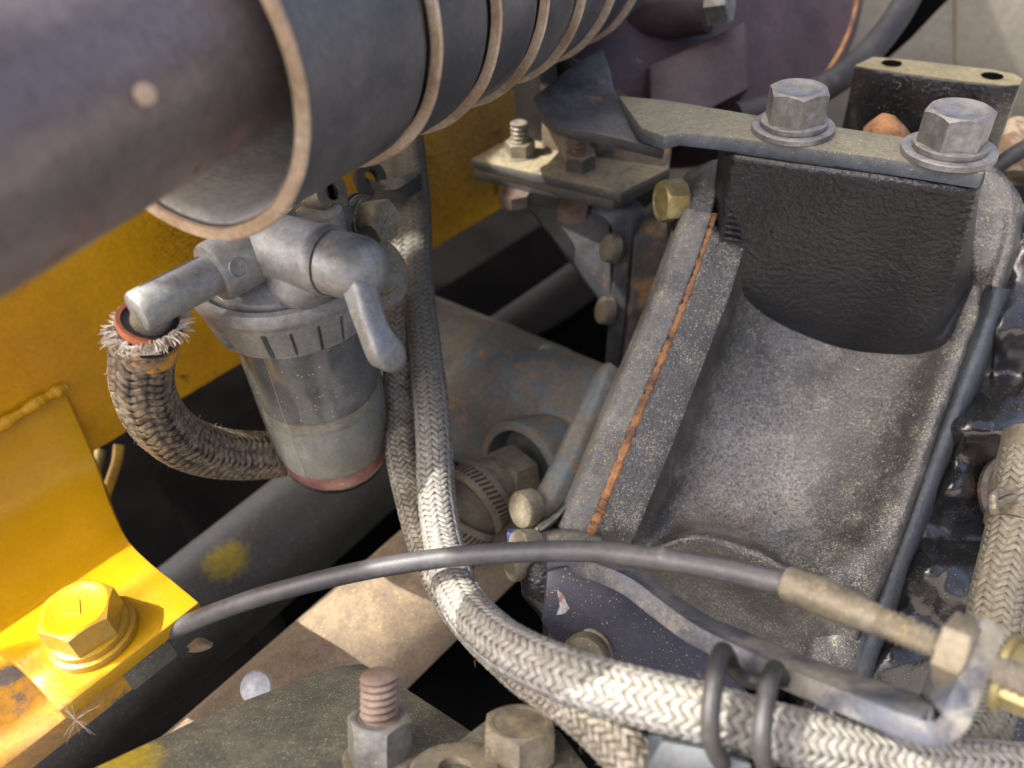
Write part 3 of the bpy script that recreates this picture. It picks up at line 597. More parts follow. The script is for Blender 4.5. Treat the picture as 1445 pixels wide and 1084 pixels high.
# bracket
cbk = thing('cable_bracket', 'navy steel cable bracket with a bent up end holding the control cable', 'bracket', P(900, 880, 275))
arm = path([(772,800,287),(800,799,284),(840,808,276),(885,828,268),(930,862,260),(985,900,247),(1100,955,227),(1200,996,211),(1280,1028,198),(1318,1036,194),(1345,1022,192),(1362,985,193),(1384,930,196),(1403,880,199)], 6)
mk('bracket_arm', sweep(arm, (f_*1.0 + r_*.25), 6.2, 17), M_arm, cbk, bevel=.9)
o_ = P(900, 880, 282); nn = (-f_*.80 + UP*.05 - r_*.1 + nd*.1).normalized()
pl = [(772,806),(800,799),(850,806),(905,832),(985,903),(1035,950),(1060,985),(1000,1000),(900,985),(800,930),(765,880)]
mk('bracket_plate', prism([PP(x, y, o_, nn) for x, y in pl], -nn*6), M_navy, cbk, bevel=1.2)
bolt('flange_bolt', 'tan round headed bolt on the navy bracket behind the hose', PP(828, 925, o_, nn), (nn + UP*.25 - r_*.25).normalized(), 17, 11, M_brass, cyl=cyl_head, washers=[(9.6, 1.6)], cat='bolt')
# paint chip
pc = mk('paint_chip', prism([PP(x, y, o_ + nn*.15, nn) for x, y in ((786,832),(794,838),(800,852),(804,858),(797,866),(785,868),(790,856))], nn*.12), mat('chip_white', (.5,.52,.55), (.25,.15,.12), var=300, rough=.6), cbk)
hcp = thing('hose_clip', 'black bent wire clip with two loops holding the silver hose', 'clip', P(1045, 1000, 200))
for (x, dx) in ((1012, 0), (1085, 10)):
    y0 = 918 + dx*2.6
    mk('wire_loop', tube(path([(x+18,y0+14,226),(x+8,y0,217),(x,y0+20,207),(x-8,y0+70,201),(x-10,y0+110,200),(x-4,y0+140,204),(x+14,y0+170,212)], 7), 2.5, 12), M_clip, hcp)
mk('wire_link', tube(path([(1026,932,227),(1045,955,230),(1070,962,229),(1100,955,223)], 5), 2.3, 10), M_clip, hcp)

# ================================================================== HOUSING
ZP = P(1123, 185, 325).z
hg = thing('water_housing', 'dusty black cast housing with a scooped face under the bolted plate', 'housing', P(1100, 600, 350))
rows = [
 [(1003,318,353),(1052,330,353),(1072,345,370),(1130,370,380),(1210,390,384),(1300,400,376),(1368,402,360),(1392,405,362),(1400,408,385)],
 [(975,400,350),(1030,404,350),(1054,415,370),(1120,430,380),(1205,440,382),(1300,450,371),(1362,448,356),(1384,450,357),(1390,452,380)],
 [(947,472,347),(1003,476,347),(1032,486,369),(1100,492,378),(1195,495,378),(1290,500,366),(1345,497,353),(1366,498,355),(1372,500,378)],
 [(893,602,341),(953,606,341),(984,616,364),(1050,622,372),(1145,622,371),(1240,622,358),(1300,615,344),(1324,612,346),(1330,614,370)],
 [(858,690,336),(917,696,336),(950,706,357),(1008,710,363),(1095,722,361),(1190,735,346),(1262,725,333),(1286,722,336),(1292,724,362)],
 [(837,742,333),(893,752,333),(930,754,349),(985,744,350),(1062,760,344),(1140,797,332),(1225,800,326),(1255,798,330),(1262,800,356)],
 [(828,765,336),(882,776,336),(915,778,343),(978,760,338),(1052,780,333),(1130,820,326),(1215,850,326),(1236,848,330),(1242,850,356)],
 [(815,800,345),(865,812,344),(905,815,348),(965,815,350),(1040,845,348),(1110,890,343),(1190,900,338),(1215,900,340),(1222,902,366)],
 [(800,860,360),(850,880,358),(895,890,362),(955,890,364),(1025,925,362),(1092,968,358),(1170,975,352),(1200,975,354),(1205,978,380)]]
rows = [r[:2] + [(r[1][0]+4, r[1][1]+1, r[1][2]+3.5)] + r[2:] for r in rows]
ho_ = hg.matrix_world.translation
M_scoop = mat('sheen_stained_black_casting', (.022,.023,.024), (.045,.045,.042), var=16, rough=.33, bump=.8, bscale=800, bdist=.0006, bdet=3, lump=.4, lscale=350, dust=.36, dcol=(.11,.105,.08), dup=.5, speck=.5, scol=(.50,.42,.16), spec=.8, salt=.85,
    smudge=[(OFF + P(1075,600,370)*S - ho_,   .034, (.25,.245,.235), .55), (OFF + P(1065,670,364)*S - ho_, .034, (.30,.285,.265), .75), (OFF + P(1010,725,357)*S - ho_, .022, (.28,.235,.20), .6), (OFF + P(1110,755,348)*S - ho_, .016, (.26,.27,.29), .6), (OFF + P(1140,470,372)*S - ho_, .022, (.24,.24,.25), .6)])  # pale smudges: whitish stain with the sky sheen painted into it
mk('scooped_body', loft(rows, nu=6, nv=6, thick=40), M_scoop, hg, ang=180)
# pedestal boss under the plate
tp = [(1032,218),(1110,229),(1190,240),(1280,252),(1350,261),(1378,262),(1390,248),(1388,215)]
bt = [(1016,338,352),(1064,398,362),(1140,444,368),(1230,472,366),(1292,482,358),(1322,468,354),(1348,430,354),(1368,398,356)]
bo = [(1006,352,349),(1048,420,368),(1130,472,378),(1228,502,374),(1304,504,364),(1342,482,354),(1362,440,354),(1380,402,357)]
T_ = [PZ(x, y, ZP - 7) for x, y in tp]; Bq = [P(*q) for q in bt]; Bo = [P(*q) for q in bo]
rws = [T_] + [[t.lerp(b, k) for t, b in zip(T_, Bq)] for k in (.3, .6, .85)] + [[q + (p - q)*0.12 for p, q in zip(Bo, Bq)], [q.lerp(p, .6) + f_*1.2 for p, q in zip(Bo, Bq)], [p + f_*3 for p in Bo]]
mk('pedestal', loftw(rws, nu=8, nv=6, thick=30, back=(f_*.8 + UP*.3)), M_boss, hg, ang=180)
# cast ribs on the pedestal's corner
for k in range(9):
    y = 268 + k*8.5
    mk('cast_ridge', tube([P(1016 + (300-y)*.03 + 8, y, 341 + k*1.1), P(1032, y+1, 339.5 + k*1.1), P(1050 + 6*random.random(), y + 5, 341 + k*1.1)], [.6, 1.5, .5], 8), M_boss, hg)
# gasket line and mating flange
gl_ = [(1008,302,353),(1003,318,352.5),(975,400,349.5),(947,472,346.5),(920,536,343),(893,602,340.5),(858,690,335.5),(837,742,332.5),(828,765,336)]
gp = path([(x+1,y,d+.7) for x,y,d in gl_], 22)
gk = thing('gasket', 'orange rusted gasket line between the housing and its flange', 'gasket', P(893, 602, 341))
mk('gasket_edge', tube(gp, [max(.5, .9 + 1.5*i/len(gp) + 1.5*mnoise.noise(Vector((i*.45, 0, 0))) + .8*mnoise.noise(Vector((i*1.3, 4, 0)))) for i in range(len(gp))], 8), M_rust, gk)
fl_ = [[(x-3,y-1,d+.3) for x,y,d in gl_], [(x-20,y-4,d-.5) for x,y,d in gl_], [(x-38,y-8,d+.5) for x,y,d in gl_], [(x-46,y-9,d+9) for x,y,d in gl_], [(x-40,y-6,d+40) for x,y,d in gl_]]
fl_t = list(map(list, zip(*fl_)))
mf = thing('mating_flange', 'grey dusty flange beside the rusted gasket with a black ear at its top', 'flange', P(870, 600, 345))
mk('flange_edge', loft(fl_t, nu=4, nv=5, thick=10), mat('grey_flange', (.14,.14,.15), (.09,.09,.09), var=30, rough=.5, bump=.3, bscale=1100, dust=.55, dcol=(.20,.19,.15), speck=.6, rust=.15, rcol=(.3,.14,.06), salt=.8), mf, ang=180)
ear = loft([[(968,245,366),(1000,228,364),(1030,222,362)], [(958,300,358),(985,268,357),(1022,240,358)], [(955,330,357),(975,322,355),(1000,312,354)], [(945,420,354),(952,400,353),(968,402,350)], [(926,470,353),(934,462,352),(944,462,348)]], thick=25)
mk('flange_ear', ear, M_house, mf, ang=180)
mk('flange_side', loft([[(962,262,360),(950,275,362),(950,330,366)],[(972,300,354.5),(958,318,356),(948,400,362)],[(968,340,353.5),(955,380,355),(938,450,360)]], thick=14), M_boss, mf, ang=180)
bolt('hex_bolt', 'bolt with yellow painted face on the black flange ear', P(962, 283, 362), -r_*.92 - UP*.12 - f_*.3, 17.5, 9.5, M_zincy, R_(8), [(9.5, 1.2)], M_brass)
# black plate at the lower left of the housing
low = loft([[(738,812,300),(752,796,297),(788,792,296),(830,800,298)], [(737,840,300),(755,842,296),(790,838,295),(830,840,296)], [(762,872,302),(775,875,299),(800,872,297),(830,875,298)], [(768,900,304),(780,905,301),(802,905,300),(830,910,300)], [(770,960,310),(785,960,306),(805,960,305),(840,965,305)]], thick=18)
mk('lower_lug', low, M_boss, hg, ang=180)
# lower shoulder of the flange near the cable
mk('flange_shoulder', loft([[(845,650,346),(820,690,344),(812,700,343)],[(800,715,338),(790,728,336),(782,740,337)],[(760,752,330),(750,765,328),(744,778,330)],[(800,752,324),(790,770,322),(785,785,324)],[(850,760,326),(850,780,324),(840,795,327)]], thick=16), M_olive, mf, ang=180)
# bolted plate
plate_o = Vector((0, 0, ZP))
tpx = [(872,134),(945,141),(1075,163),(1180,178),(1300,196),(1392,212),(1397,222),(1389,245),(1240,222),(1060,197),(960,186),(938,192),(905,180)]
pv = [PZ(x, y, ZP) for x, y in tpx]
tpl = thing('bolted_plate', 'dusty blue black steel strap plate bolted over the housing pedestal', 'plate', pv[3])
mk('strap', prism(pv, UP*-6.5), M_plate, tpl, bevel=1.0)
# bent tail rising to the exhaust
tail = [[(752,138,372),(800,98,378),(850,68,388)], [(765,160,366),(810,128,372),(862,100,382)], [(788,178,360),(832,152,366),(868,128,374)], [(840,188,354),(868,160,360),(884,142,366)], [(890,200,349),(902,174,354),(908,150,360)], [(938,212,344),(940,190,346.5),(944,160,354)]]
mk('bent_tail', loft(tail, nu=5, nv=5, thick=6, back=(-UP*.6 + f_*.6)), M_gus, tpl, bevel=.8)
tag_b = 'pair of large zinc bolts on the bolted plate'
bolt('hex_bolt', 'grey zinc hex bolt in the middle of the dusty plate', PZ(1118, 184, ZP), UP, 21.2, 12.5, M_zinc, R_(53), [(16.3, 2.6), (13.4, 2.4)], M_zinc, group=tag_b)
bolt('hex_bolt', 'grey zinc hex bolt at the square end of the dusty plate', PZ(1337, 217, ZP), UP, 21.6, 12.5, M_zinc, R_(20), [(16.8, 2.6), (13.4, 2.4)], M_zinc, group=tag_b)
# outer rim on the far side of the housing
rim = loft([[(1375,225,368),(1410,240,362),(1436,270,358),(1445,290,360),(1450,300,380)], [(1375,300,362),(1410,320,358),(1425,330,354),(1436,335,356),(1442,340,378)], [(1372,360,360),(1396,375,356),(1408,385,352),(1420,390,354),(1428,395,376)], [(1372,405,362),(1385,415,357),(1395,425,351),(1408,430,353),(1415,435,375)]], thick=14)
mk('outer_rim', rim, M_house, hg, ang=180)
edge = [(1392,402,350),(1378,450,350),(1352,520,349),(1325,590,347),(1298,660,343),(1268,740,338),(1240,815,334),(1215,890,334),(1195,960,338)]
eg = [[(x+2,y,d+4) for x,y,d in edge], [(x+14,y+3,d-2) for x,y,d in edge], [(x+30,y+6,d-1) for x,y,d in edge], [(x+38,y+8,d+16) for x,y,d in edge]]
mk('joint_strip', loft(list(map(list, zip(*eg))), nu=5, nv=8, thick=20), mat('dark_joint', (.025,.03,.037), (.045,.055,.065), var=40, rough=.45, bump=.9, bscale=700, bdist=.0008, dust=.2, dcol=(.1,.1,.09)), hg, ang=180)

# ================================================================== CYLINDER HEAD (oily black casting at the frame edge)
def head_d(x, y):
    d = 364.0 + 14*math.exp(-max(0, x - (1400 - (y-400)*.36))/26)
    for cx, cy, sx, sy, a in ((1425,455,75,40,-20), (1350,600,55,40,-18), (1410,610,60,34,-16), (1345,690,45,30,-15), (1310,805,60,36,-17), (1370,850,60,36,-10), (1270,930,70,40,-14), (1440,705,60,60,24), (1400,530,70,26,13), (1375,762,70,26,12), (1440,330,40,60,-8), (1230,980,50,40,-8), (1345,905,60,30,8)):
        d += a*math.exp(-((x-cx)/sx)**2 - ((y-cy)/sy)**2)
    d += 3.0*mnoise.noise(Vector((x*.028, y*.028, 1.3))) + 1.2*mnoise.noise(Vector((x*.08, y*.08, 5.3)))
    return d - (y-400)*.03
rows = [[(x, y, head_d(x, y)) for x in np.linspace(1370 - (y-380)*.36, 1560, 26)] for y in np.linspace(300, 1060, 60)]
ch_ = thing('cylinder_head', 'lumpy oily black casting with bright highlights beside the housing', 'engine casting', P(1400, 700, 360))
mk('head_casting', loft(rows, nu=3, nv=3, thick=30), M_gloss, ch_, ang=180)
mk('port_boss', lathe([(14, -4), (19.5, -2), (21.5, 1.5), (21, 4), (18.5, 4.2), (17, 0), (16, -8), (0, -9)], P(1452, 700, 352), (-f_ + UP*.35 - r_*.2).normalized(), 48), mat('rusty_port', (.09,.07,.05), (.04,.04,.04), var=40, rough=.5, rust=.45, rcol=(.22,.12,.06), dust=.4), ch_)
bx = loft([[(1150,880,342),(1200,860,340),(1245,862,344)], [(1140,945,340),(1185,940,336),(1232,935,342)], [(1135,968,352),(1180,985,350),(1225,985,356)]], thick=25)
mk('casting_foot', bx, M_house, ch_, ang=180)

# ================================================================== MOUNT ASSEMBLY behind
ZM = P(800, 225, 420).z
mtb = thing('engine_mount', 'worn black folded mount with a dusty top plate and gusset', 'engine mount', PZ(800, 250, ZM-20))
tp = [(664,224),(735,186),(800,170),(948,205),(944,238),(876,272)]
mk('top_plate', prism([PZ(x, y, ZM) for x, y in tp], UP*-5.5), M_mount, mtb, bevel=.8)
tq = [(664,246),(735,200),(930,226),(944,252),(886,292)]
mk('folded_flange', prism([PZ(x, y, ZM-7.5) for x, y in ((668,240),(735,200),(930,226),(946,240),(866,283))], UP*-6), M_mount, mtb, bevel=.8)
c0 = PZ(860, 283, ZM-10)
leg_ = [[(832,300,414),(838,281,413)], [(850,306,412),(864,286,411)], [(862,320,413),(884,306,412)], [(867,352,424),(889,346,422)], [(861,422,445),(884,418,443)], [(852,530,472),(874,525,470)]]
mk('bent_leg', loft(leg_, nu=4, nv=6, thick=28, back=(ch*.8 + f_*.4 - UP*.1).normalized()), M_gus, mtb, bevel=.7)
mk('gusset', prism([P(745,290,440), P(860,304,428), P(862,435,456), P(845,420,458)], f_*5), M_gus, mtb, bevel=.6)
# studs and nuts on the mount
nutg = 'pair of studs on the mount plate'
bolt('mount_stud', 'tan dusty stud and nut on the sunlit end of the mount plate', PZ(735, 218, ZM), UP, 14, 7, M_brass, R_(20), [(8.6, .8)], M_brass, thr=(5, 10.5, 2.4), mt=M_brass, nut=True, group=nutg)
bolt('mount_stud', 'black stud and nut in shade on the mount plate', PZ(818, 238, ZM), UP, 15, 8, M_mount, R_(5), [(9, .8)], M_mount, thr=(5.2, 9, 2.4), mt=M_stud, nut=True, group=nutg)
mk('upright_strip', prism([PZ(766, 208, ZM), PZ(797, 216, ZM), PZ(797, 216, ZM) + UP*34, PZ(766, 208, ZM) + UP*34], (f_*.8 + UP*.5).normalized()*4), M_dbrown, mtb, bevel=.5)
mk('fillet_weld', tube([PZ(797, 218, ZM) + UP*13, PZ(800, 219, ZM) + UP*6, PZ(803, 226, ZM) + UP*1], [1.5, 2.6, 3], 8), M_dbrown, mtb)
mk('rear_post', prism([PZ(728, 196, ZM), PZ(766, 200, ZM), PZ(766, 200, ZM) + UP*60, PZ(728, 196, ZM) + UP*60], ch*14), M_mount, mtb, bevel=.8)
mk('rear_rib', prism([PZ(840, 222, ZM), PZ(940, 236, ZM), PZ(952, 214, ZM) + UP*18, PZ(848, 196, ZM) + UP*24], (ch*.8 - nd*.4)*6), M_rustb, mtb, bevel=1)
for (x, y, dd_, lab) in ((727, 277, 432, 'reddish bolt head under the sunlit end of the mount'), (809, 296, 424, 'grey bolt head under the middle of the mount plate')):
    bolt('hex_bolt', lab, PZ(x, y-6, ZM-13.5), -UP, 15, 7, M_stud, R_(15), cat='bolt', group='bolts under the mount')
for (x, y, dd_, lab) in ((868, 352, 420, 'upper round bolt head on the folded leg of the mount'), (860, 440, 446, 'lower round bolt head on the folded leg of the mount')):
    bolt('round_bolt', lab, P(x, y, dd_), -r_*.9 - f_*.35 + UP*.1, 15, 6, M_brass, cyl=cyl_head, group='bolts on the folded leg')
# rusty block between mount and flange
rbk = mk('spacer_block', loft([[(893,322,430),(915,303,432),(960,294,432)], [(894,346,424),(916,332,425),(957,318,424)], [(890,420,440),(915,410,440),(950,390,436)], [(880,520,458),(905,495,458),(932,465,452)]], thick=24, nu=6, nv=6), M_rustb, None, ang=60, bevel=1)
tag(rbk, 'rust stained black steel spacer block behind the flange bolt', 'block')

# ================================================================== BLUE STARTER CYLINDER and its fittings
Q0 = P(560, 500, 500); Q1 = P(905, 655, 430); qa = (Q1 - Q0).normalized(); ql = (Q1 - Q0).length
stt = thing('starter_body', 'large blue grey rust flecked cylinder body lying behind the hoses', 'cylinder', Q0 + qa*ql*.5 - UP*40)
mk('barrel', lathe([(43, -160), (43, ql*.36), (43.8, ql*.37), (43.8, ql*.40), (43.2, ql*.41), (43.2, ql*.62), (42.6, ql*.625), (42.6, ql*.9), (30, ql*.9)], Q0, qa, 80), M_blue, stt)
mk('end_sleeve', lathe([(43.6, -160), (43.9, ql*.30), (43.6, ql*.36)], Q0, qa, 80), M_dbrown, stt) if False else None
fo_ = P(722, 668, 418); fax = (P(690, 712, 400) - P(745, 640, 430)).normalized()
fax = (-f_*.62 - r_*.52 - UP*.22).normalized()
mk('boss_ring', lathe([(26, -26), (27, -8), (28.5, 0), (28, 2.5), (23.5, 3.2), (22.6, 0), (22, -8), (0, -8)], P(738, 668, 404), fax, 56), M_blue, stt)
pipe_b = thing('hose_fitting', 'dusty hex fitting screwed into the round boss of the blue cylinder', 'fitting', fo_)
M4 = frame(fax); v, f = hexhead(31, 16)
mk('fitting_hex', ([P(731, 674, 405) + M4 @ (Matrix.Rotation(R_(25), 3, 'Z') @ p) for p in v], f), M_brass, pipe_b, ang=30)
mk('fitting_neck', lathe([(12.5, 14), (14.8, 15), (14.8, 22), (12, 23)], P(731, 674, 405), fax, 40), M_brass, pipe_b)
# rubber hose with two worm clamps
hp = P(731, 674, 405) + fax*18
rh = thing('rubber_hose', 'thick dusty rubber hose held by two slotted clamps', 'hose', hp + fax*40)
mk('hose_wall', tube([hp + fax*(i*5) - UP*(i*i*.55) for i in range(9)], 17.0, 40), mat('dusty_hose_rubber', (.10,.085,.065), (.07,.06,.048), var=40, rough=.8, bump=.4, dust=.5, dcol=(.18,.145,.09)), rh)
for n_, (k, lab) in enumerate(((9, 'slotted worm clamp nearest the hex fitting'), (25, 'slotted worm clamp on the hose farther from the hex fitting'))):
    M_clamp = mat('dusty_clamp', (.17,.145,.11), (.11,.095,.07), var=60, rough=.65, metal=.2, bump=.4, dust=.6, dcol=(.20,.16,.10))
    cth = thing('hose_clamp', lab, 'clamp', hp + fax*k, 'worm clamps on the rubber hose')
    cax = (fax - UP*(.02 + k*.0088*5/2)).normalized() if 0 else (fax - UP*(k*.044)).normalized(); cc = hp + fax*k - UP*(k*k*.022)
    mk('clamp_band', lathe([(17.1, -6), (18.4, -6), (18.8, -5), (18.8, 5), (18.4, 6), (17.1, 6)], cc, cax, 72, closed=True), M_clamp, cth)
    Mf = frame(cax); sv = []
    for q in range(44):
        a = q*2*math.pi/44; er = Mf @ Vector((math.cos(a), math.sin(a), 0)); et = Mf @ Vector((-math.sin(a), math.cos(a), 0))
        sv.append(box(cc + er*18.85, (cax*.93 + et*.36)*3.0, (et*.93 - cax*.36)*.62, er*.12))
    so_ = mk('clamp_slots', join(*sv), mat('slot_shadow_dirt', (.04,.034,.026), rough=.9), cth, smooth=False); so_['kind'] = 'stuff'
# blue bar
barb = mk('blue_strap_bar', loft([[(842,528,374),(858,512,372),(872,520,372)], [(812,590,366),(830,590,363),(850,590,366)], [(778,660,358),(798,665,354),(822,662,358)], [(752,712,352),(768,720,348),(790,722,352)], [(746,738,352),(756,750,349),(772,748,353)]], thick=12), M_blue, None, ang=60)
tag(barb, 'blue grey rust speckled bar leaning beside the dusty flange', 'bar')
bolt('round_bolt', 'dull grey bolt head against the foot of the blue bar', P(752, 716, 352), (-r_*.7 - f_*.6 - UP*.1), 17, 8, M_brass, cyl=cyl_head)
bolt('round_bolt', 'tan dusty bolt head above the black cable near the blue tab', P(752, 768, 326), (-r_*.75 - f_*.6 + UP*.15), 12.5, 9, M_brass, cyl=cyl_head)
bolt('round_bolt', 'rough tan bolt head just below the black cable', P(744, 796, 305), (-r_*.75 - f_*.55 - UP*.1), 11, 8, M_brass, cyl=cyl_head)
bt_ = mk('plastic_tab', box(P(729, 759, 330), r_*4, u_*3, f_*4), mat('blue_plastic', (.015,.03,.12), (.012,.02,.08), rough=.4, bump=.1), None, bevel=.6); tag(bt_, 'tiny blue plastic tab above the black cable', 'tab')

# ================================================================== PIPES IN THE DEEP
G0 = P(360, 1050, 370); G1 = P(690, 745, 440); ga = (G1 - G0).normalized()
bp_ = mk('brown_pipe', tube([G0 - ga*150 + ga*(i*14) for i in range(24)], 31, 56), M_dbrown); tag(bp_, 'thick brown dust covered pipe crossed by the shadow of the cable', 'pipe')
H0 = P(225, 905, 420); H1 = P(560, 625, 520); ha = (H1 - H0).normalized()
gpm = M_dgrey
gt = mk('grey_tube', tube([H0 - ha*160 + ha*(i*14) for i in range(27)], 31, 56), None)
sm_at = lambda o, p: OFF + p*S - o.location
gt.data.materials.append(mat('smudged_grey_tube', (.06,.062,.058), (.045,.046,.044), var=12, rough=.5, bump=.25, bscale=900, dust=.3, dcol=(.10,.095,.075), speck=.15,
    smudge=[(sm_at(gt, P(318,782,415)), .016, (.28,.22,.01)), (sm_at(gt, P(335,790,413)), .006, (.45,.45,.36))])); tag(gt, 'wide dark grey tube with a yellow paint smudge below the filter bowl', 'tube')
# bottom dusty plate with stud and bolt
oB = P(560, 1040, 262); vB = ray(600, 1040).normalized(); uB = (u_ - vB*u_.dot(vB)).normalized()
nB = (uB*.86 - vB*.50).normalized()                       # this plate leans away from the viewer
def PB(x, y, k=0.0): return PP(x, y, oB + nB*k, nB)
bpl = [PB(x, y) for x, y in ((60,1118),(130,1084),(300,1004),(478,938),(512,936),(560,962),(655,1024),(760,1100),(700,1190),(100,1190))]
bot = mk('anchor_plate', prism(bpl, nB*-9), None, None, bevel=.8)
bot.data.materials.append(mat('smudged_olive_plate', (.075,.08,.068), (.11,.115,.09), var=22, rough=.75, bump=.6, bscale=1000, salt=.6, dust=.5, dcol=(.20,.19,.14), speck=.6, contrast=.25,
    smudge=[(sm_at(bot, PB(140,1085)), .020, (.42,.32,.01))])); tag(bot, 'dusty olive steel plate at the bottom holding a rusty stud', 'plate')
s2 = [PB(x, y, 6) for x, y in ((575,1100),(640,1050),(690,1012),(720,1004),(790,1030),(850,1110),(760,1190),(560,1190))]
stp = mk('strap_plate', prism(s2, nB*-5.8), M_olive, None, bevel=.8); tag(stp, 'smaller dusty strap plate lapped over the olive plate', 'plate')
bolt('rusty_stud', 'rusty threaded stud with a tall nut on the olive plate', PB(536, 1072), nB, 18, 12.5, M_zinc, R_(28), [(11.5, 2)], M_brass, thr=(6.1, 14.0, 2.3), mt=M_thr, nut=True, cat='stud')
bolt('hex_bolt', 'tan hex bolt with dished head on the lapped strap plate', PB(733, 1066, 6), nB, 20.5, 9.5, M_brass, R_(6), [(11.5, 1.6)], M_brass)
wsh = mk('flat_washer', lathe([(5, 0), (12.5, 0), (13.2, .5), (13.2, 1.6), (12.5, 2.2), (5, 2.2)], PB(642, 1092, 6.2), nB, 40, closed=True), M_brass); tag(wsh, 'flat tan washer between the rusty stud and the tan bolt', 'washer')
# small finds
dsc = mk('white_cap', lathe([(0, 2.4), (3.5, 2.1), (6.2, .8), (6.8, -.6), (6.2, -1.5), (0, -1.5)], P(361, 970, 330), (-f_ + UP*.5).normalized(), 32), mat('white_plastic', (.42,.43,.45), (.34,.35,.37), rough=.4, bump=0)); tag(dsc, 'small round white cap between the pipe and the olive plate', 'cap')
lf = mk('dry_leaf', loft([[(263,912,345),(280,900,343),(300,908,342)], [(268,918,343),(283,909,341),(298,914,341)], [(264,920,345),(275,921,343),(286,919,343)]], thick=.6), M_dbrown); tag(lf, 'small curled brown leaf lying below the cable end', 'leaf')
sd = thing('thistle_seed', 'tiny white thistle seed with fine hairs below the yellow foot', 'seed', P(107, 1014, 262))
sv = []
for i in range(17):
    q = Vector((random.gauss(0,1), random.gauss(0,1), random.gauss(0,1))).normalized(); c = P(107, 1016, 262); ln = random.uniform(4, 10)
    sv.append(tube([c, c + q*ln*.5 + Vector((0,0,.4)), c + q*ln], [.08, .06, .03], 4))
o = mk('seed_hairs', join(*sv), M_fib, sd); o['kind'] = 'stuff'
gb = mk('grey_block', loft([[(935,1046,214),(1010,1062,209),(1060,1080,206)], [(918,1075,214),(990,1100,208),(1050,1120,206)], [(900,1120,216),(980,1150,210),(1040,1160,208)]], thick=12), mat('pale_blue_grey', (.045,.058,.068), (.06,.07,.075), rough=.5, dust=.2)); tag(gb, 'pale blue grey metal corner under the clipped hose', 'block')

# ================================================================== BACK RIGHT
mf2 = thing('exhaust_manifold', 'purple brown cast iron drum with a rusty rim line', 'manifold', P(990, 90, 440))
dc = P(968, -100, 462); dax = (-f_*.72 + UP*.1 - nd*.0 + r_*.25).normalized()
KD = 1.2
mk('drum', lathe([(r*KD, h) for r, h in [(0, 10), (60, 9), (80, 7), (96, 4), (99, 5.5), (101.5, 5), (104, 0), (105, -8), (104, -50)]], dc, dax, 96), M_purple, mf2)
mk('rim_line', lathe([(r*KD, h) for r, h in [(96.8, 4.4), (97.4, 5.4), (98.2, 5.7), (98.6, 4.9)]], dc, dax, 96, closed=True), M_rust, mf2)
mk('drum_foot', prism([P(915,92,432), P(1052,30,432), P(1058,125,428), P(1005,152,424), P(918,150,424)], f_*30), M_purple, mf2, bevel=1.5)
bolt('hex_bolt', 'grey hex bolt on the purple iron drum above its foot', P(1000, 8, 424), (r_*.8 - f_*.5 - UP*.1), 19, 12, M_zinc, R_(20))
mk('drum_arm', lathe([(14, -50), (14, 0), (11, 1)], P(1000, 8, 426), (r_*.8 - f_*.5 - UP*.1).normalized(), 32), M_purple, mf2)
bh = mk('black_hose', tube(path([(1300,-40,470),(1268,20,458),(1225,75,446),(1170,120,436),(1100,150,430),(1040,165,428)], 8), 7.5, 20), M_rub); tag(bh, 'black rubber hose hugging the rim of the purple drum', 'hose')
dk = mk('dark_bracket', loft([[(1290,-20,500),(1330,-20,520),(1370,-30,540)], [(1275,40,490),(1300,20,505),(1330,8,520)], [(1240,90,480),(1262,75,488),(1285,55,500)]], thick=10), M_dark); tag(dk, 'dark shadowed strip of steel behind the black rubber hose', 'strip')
ZL = P(1320, 100, 392).z
lug = thing('lifting_lug', 'upright glossy black lug with a dusty drilled top', 'lug', PZ(1320, 110, ZL - 60))
lp = [(1206,92),(1232,80),(1280,84),(1340,91),(1400,98),(1432,104),(1443,111),(1441,118),(1420,120),(1380,116),(1300,106),(1240,98)]
lv = [PZ(x, y, ZL) for x, y in lp]
mk('lug_body', prism([p - UP*.4 for p in lv], UP*-70), M_gloss, lug, bevel=1.2)
mk('dusty_top', prism(lv, UP*-.9), mat('olive_dust', (.24,.215,.12), (.17,.15,.085), var=60, rough=.9, bump=.6, bscale=1500, speck=.4, contrast=.2), lug, bevel=.3)
for x, y in ((1258, 90), (1400, 108)):
    mk('bolt_hole', lathe([(0, .1), (4.6, .1), (4.9, .35), (4.6, .4)], PZ(x, y, ZL), UP, 28), M_dark, lug)
rp = mk('rusty_plug', loft([[(1232,170,372),(1245,160,370),(1262,163,370)], [(1230,182,368),(1252,176,364),(1280,182,368)], [(1232,200,368),(1255,200,366),(1290,198,370)]], thick=10), M_rust, None); tag(rp, 'small rusty brown lump behind the two zinc bolts', 'lump')
cp_ = thing('cream_panel', 'cream painted sheet panel with a vertical seam far behind', 'panel', P(1350, 80, 640))
nb = -nd * 1.0
o2 = P(1350, 60, 640); n2 = (-f_ + UP*.55).normalized(); n2 = Vector((n2.x, n2.y, 0)).normalized()
def pw(x, y): return PP(x, y, o2, n2)
mk('panel_sheet', prism([pw(1348, 260), pw(1348, -60), pw(1700, -60), pw(1700, 260)], -n2*3), M_cream, cp_, bevel=.8)
mk('panel_sheet', prism([pw(1347.2, 260), pw(1347.2, -60), pw(900, -60), pw(900, 260)], -n2*3), M_cream, cp_, bevel=.8)
mk('seam_bead', tube([pw(1347.5, 260), pw(1347.5, 100), pw(1347.5, -60)], 1.1, 8), mat('tan_sealant', (.24,.19,.11), rough=.7), cp_)
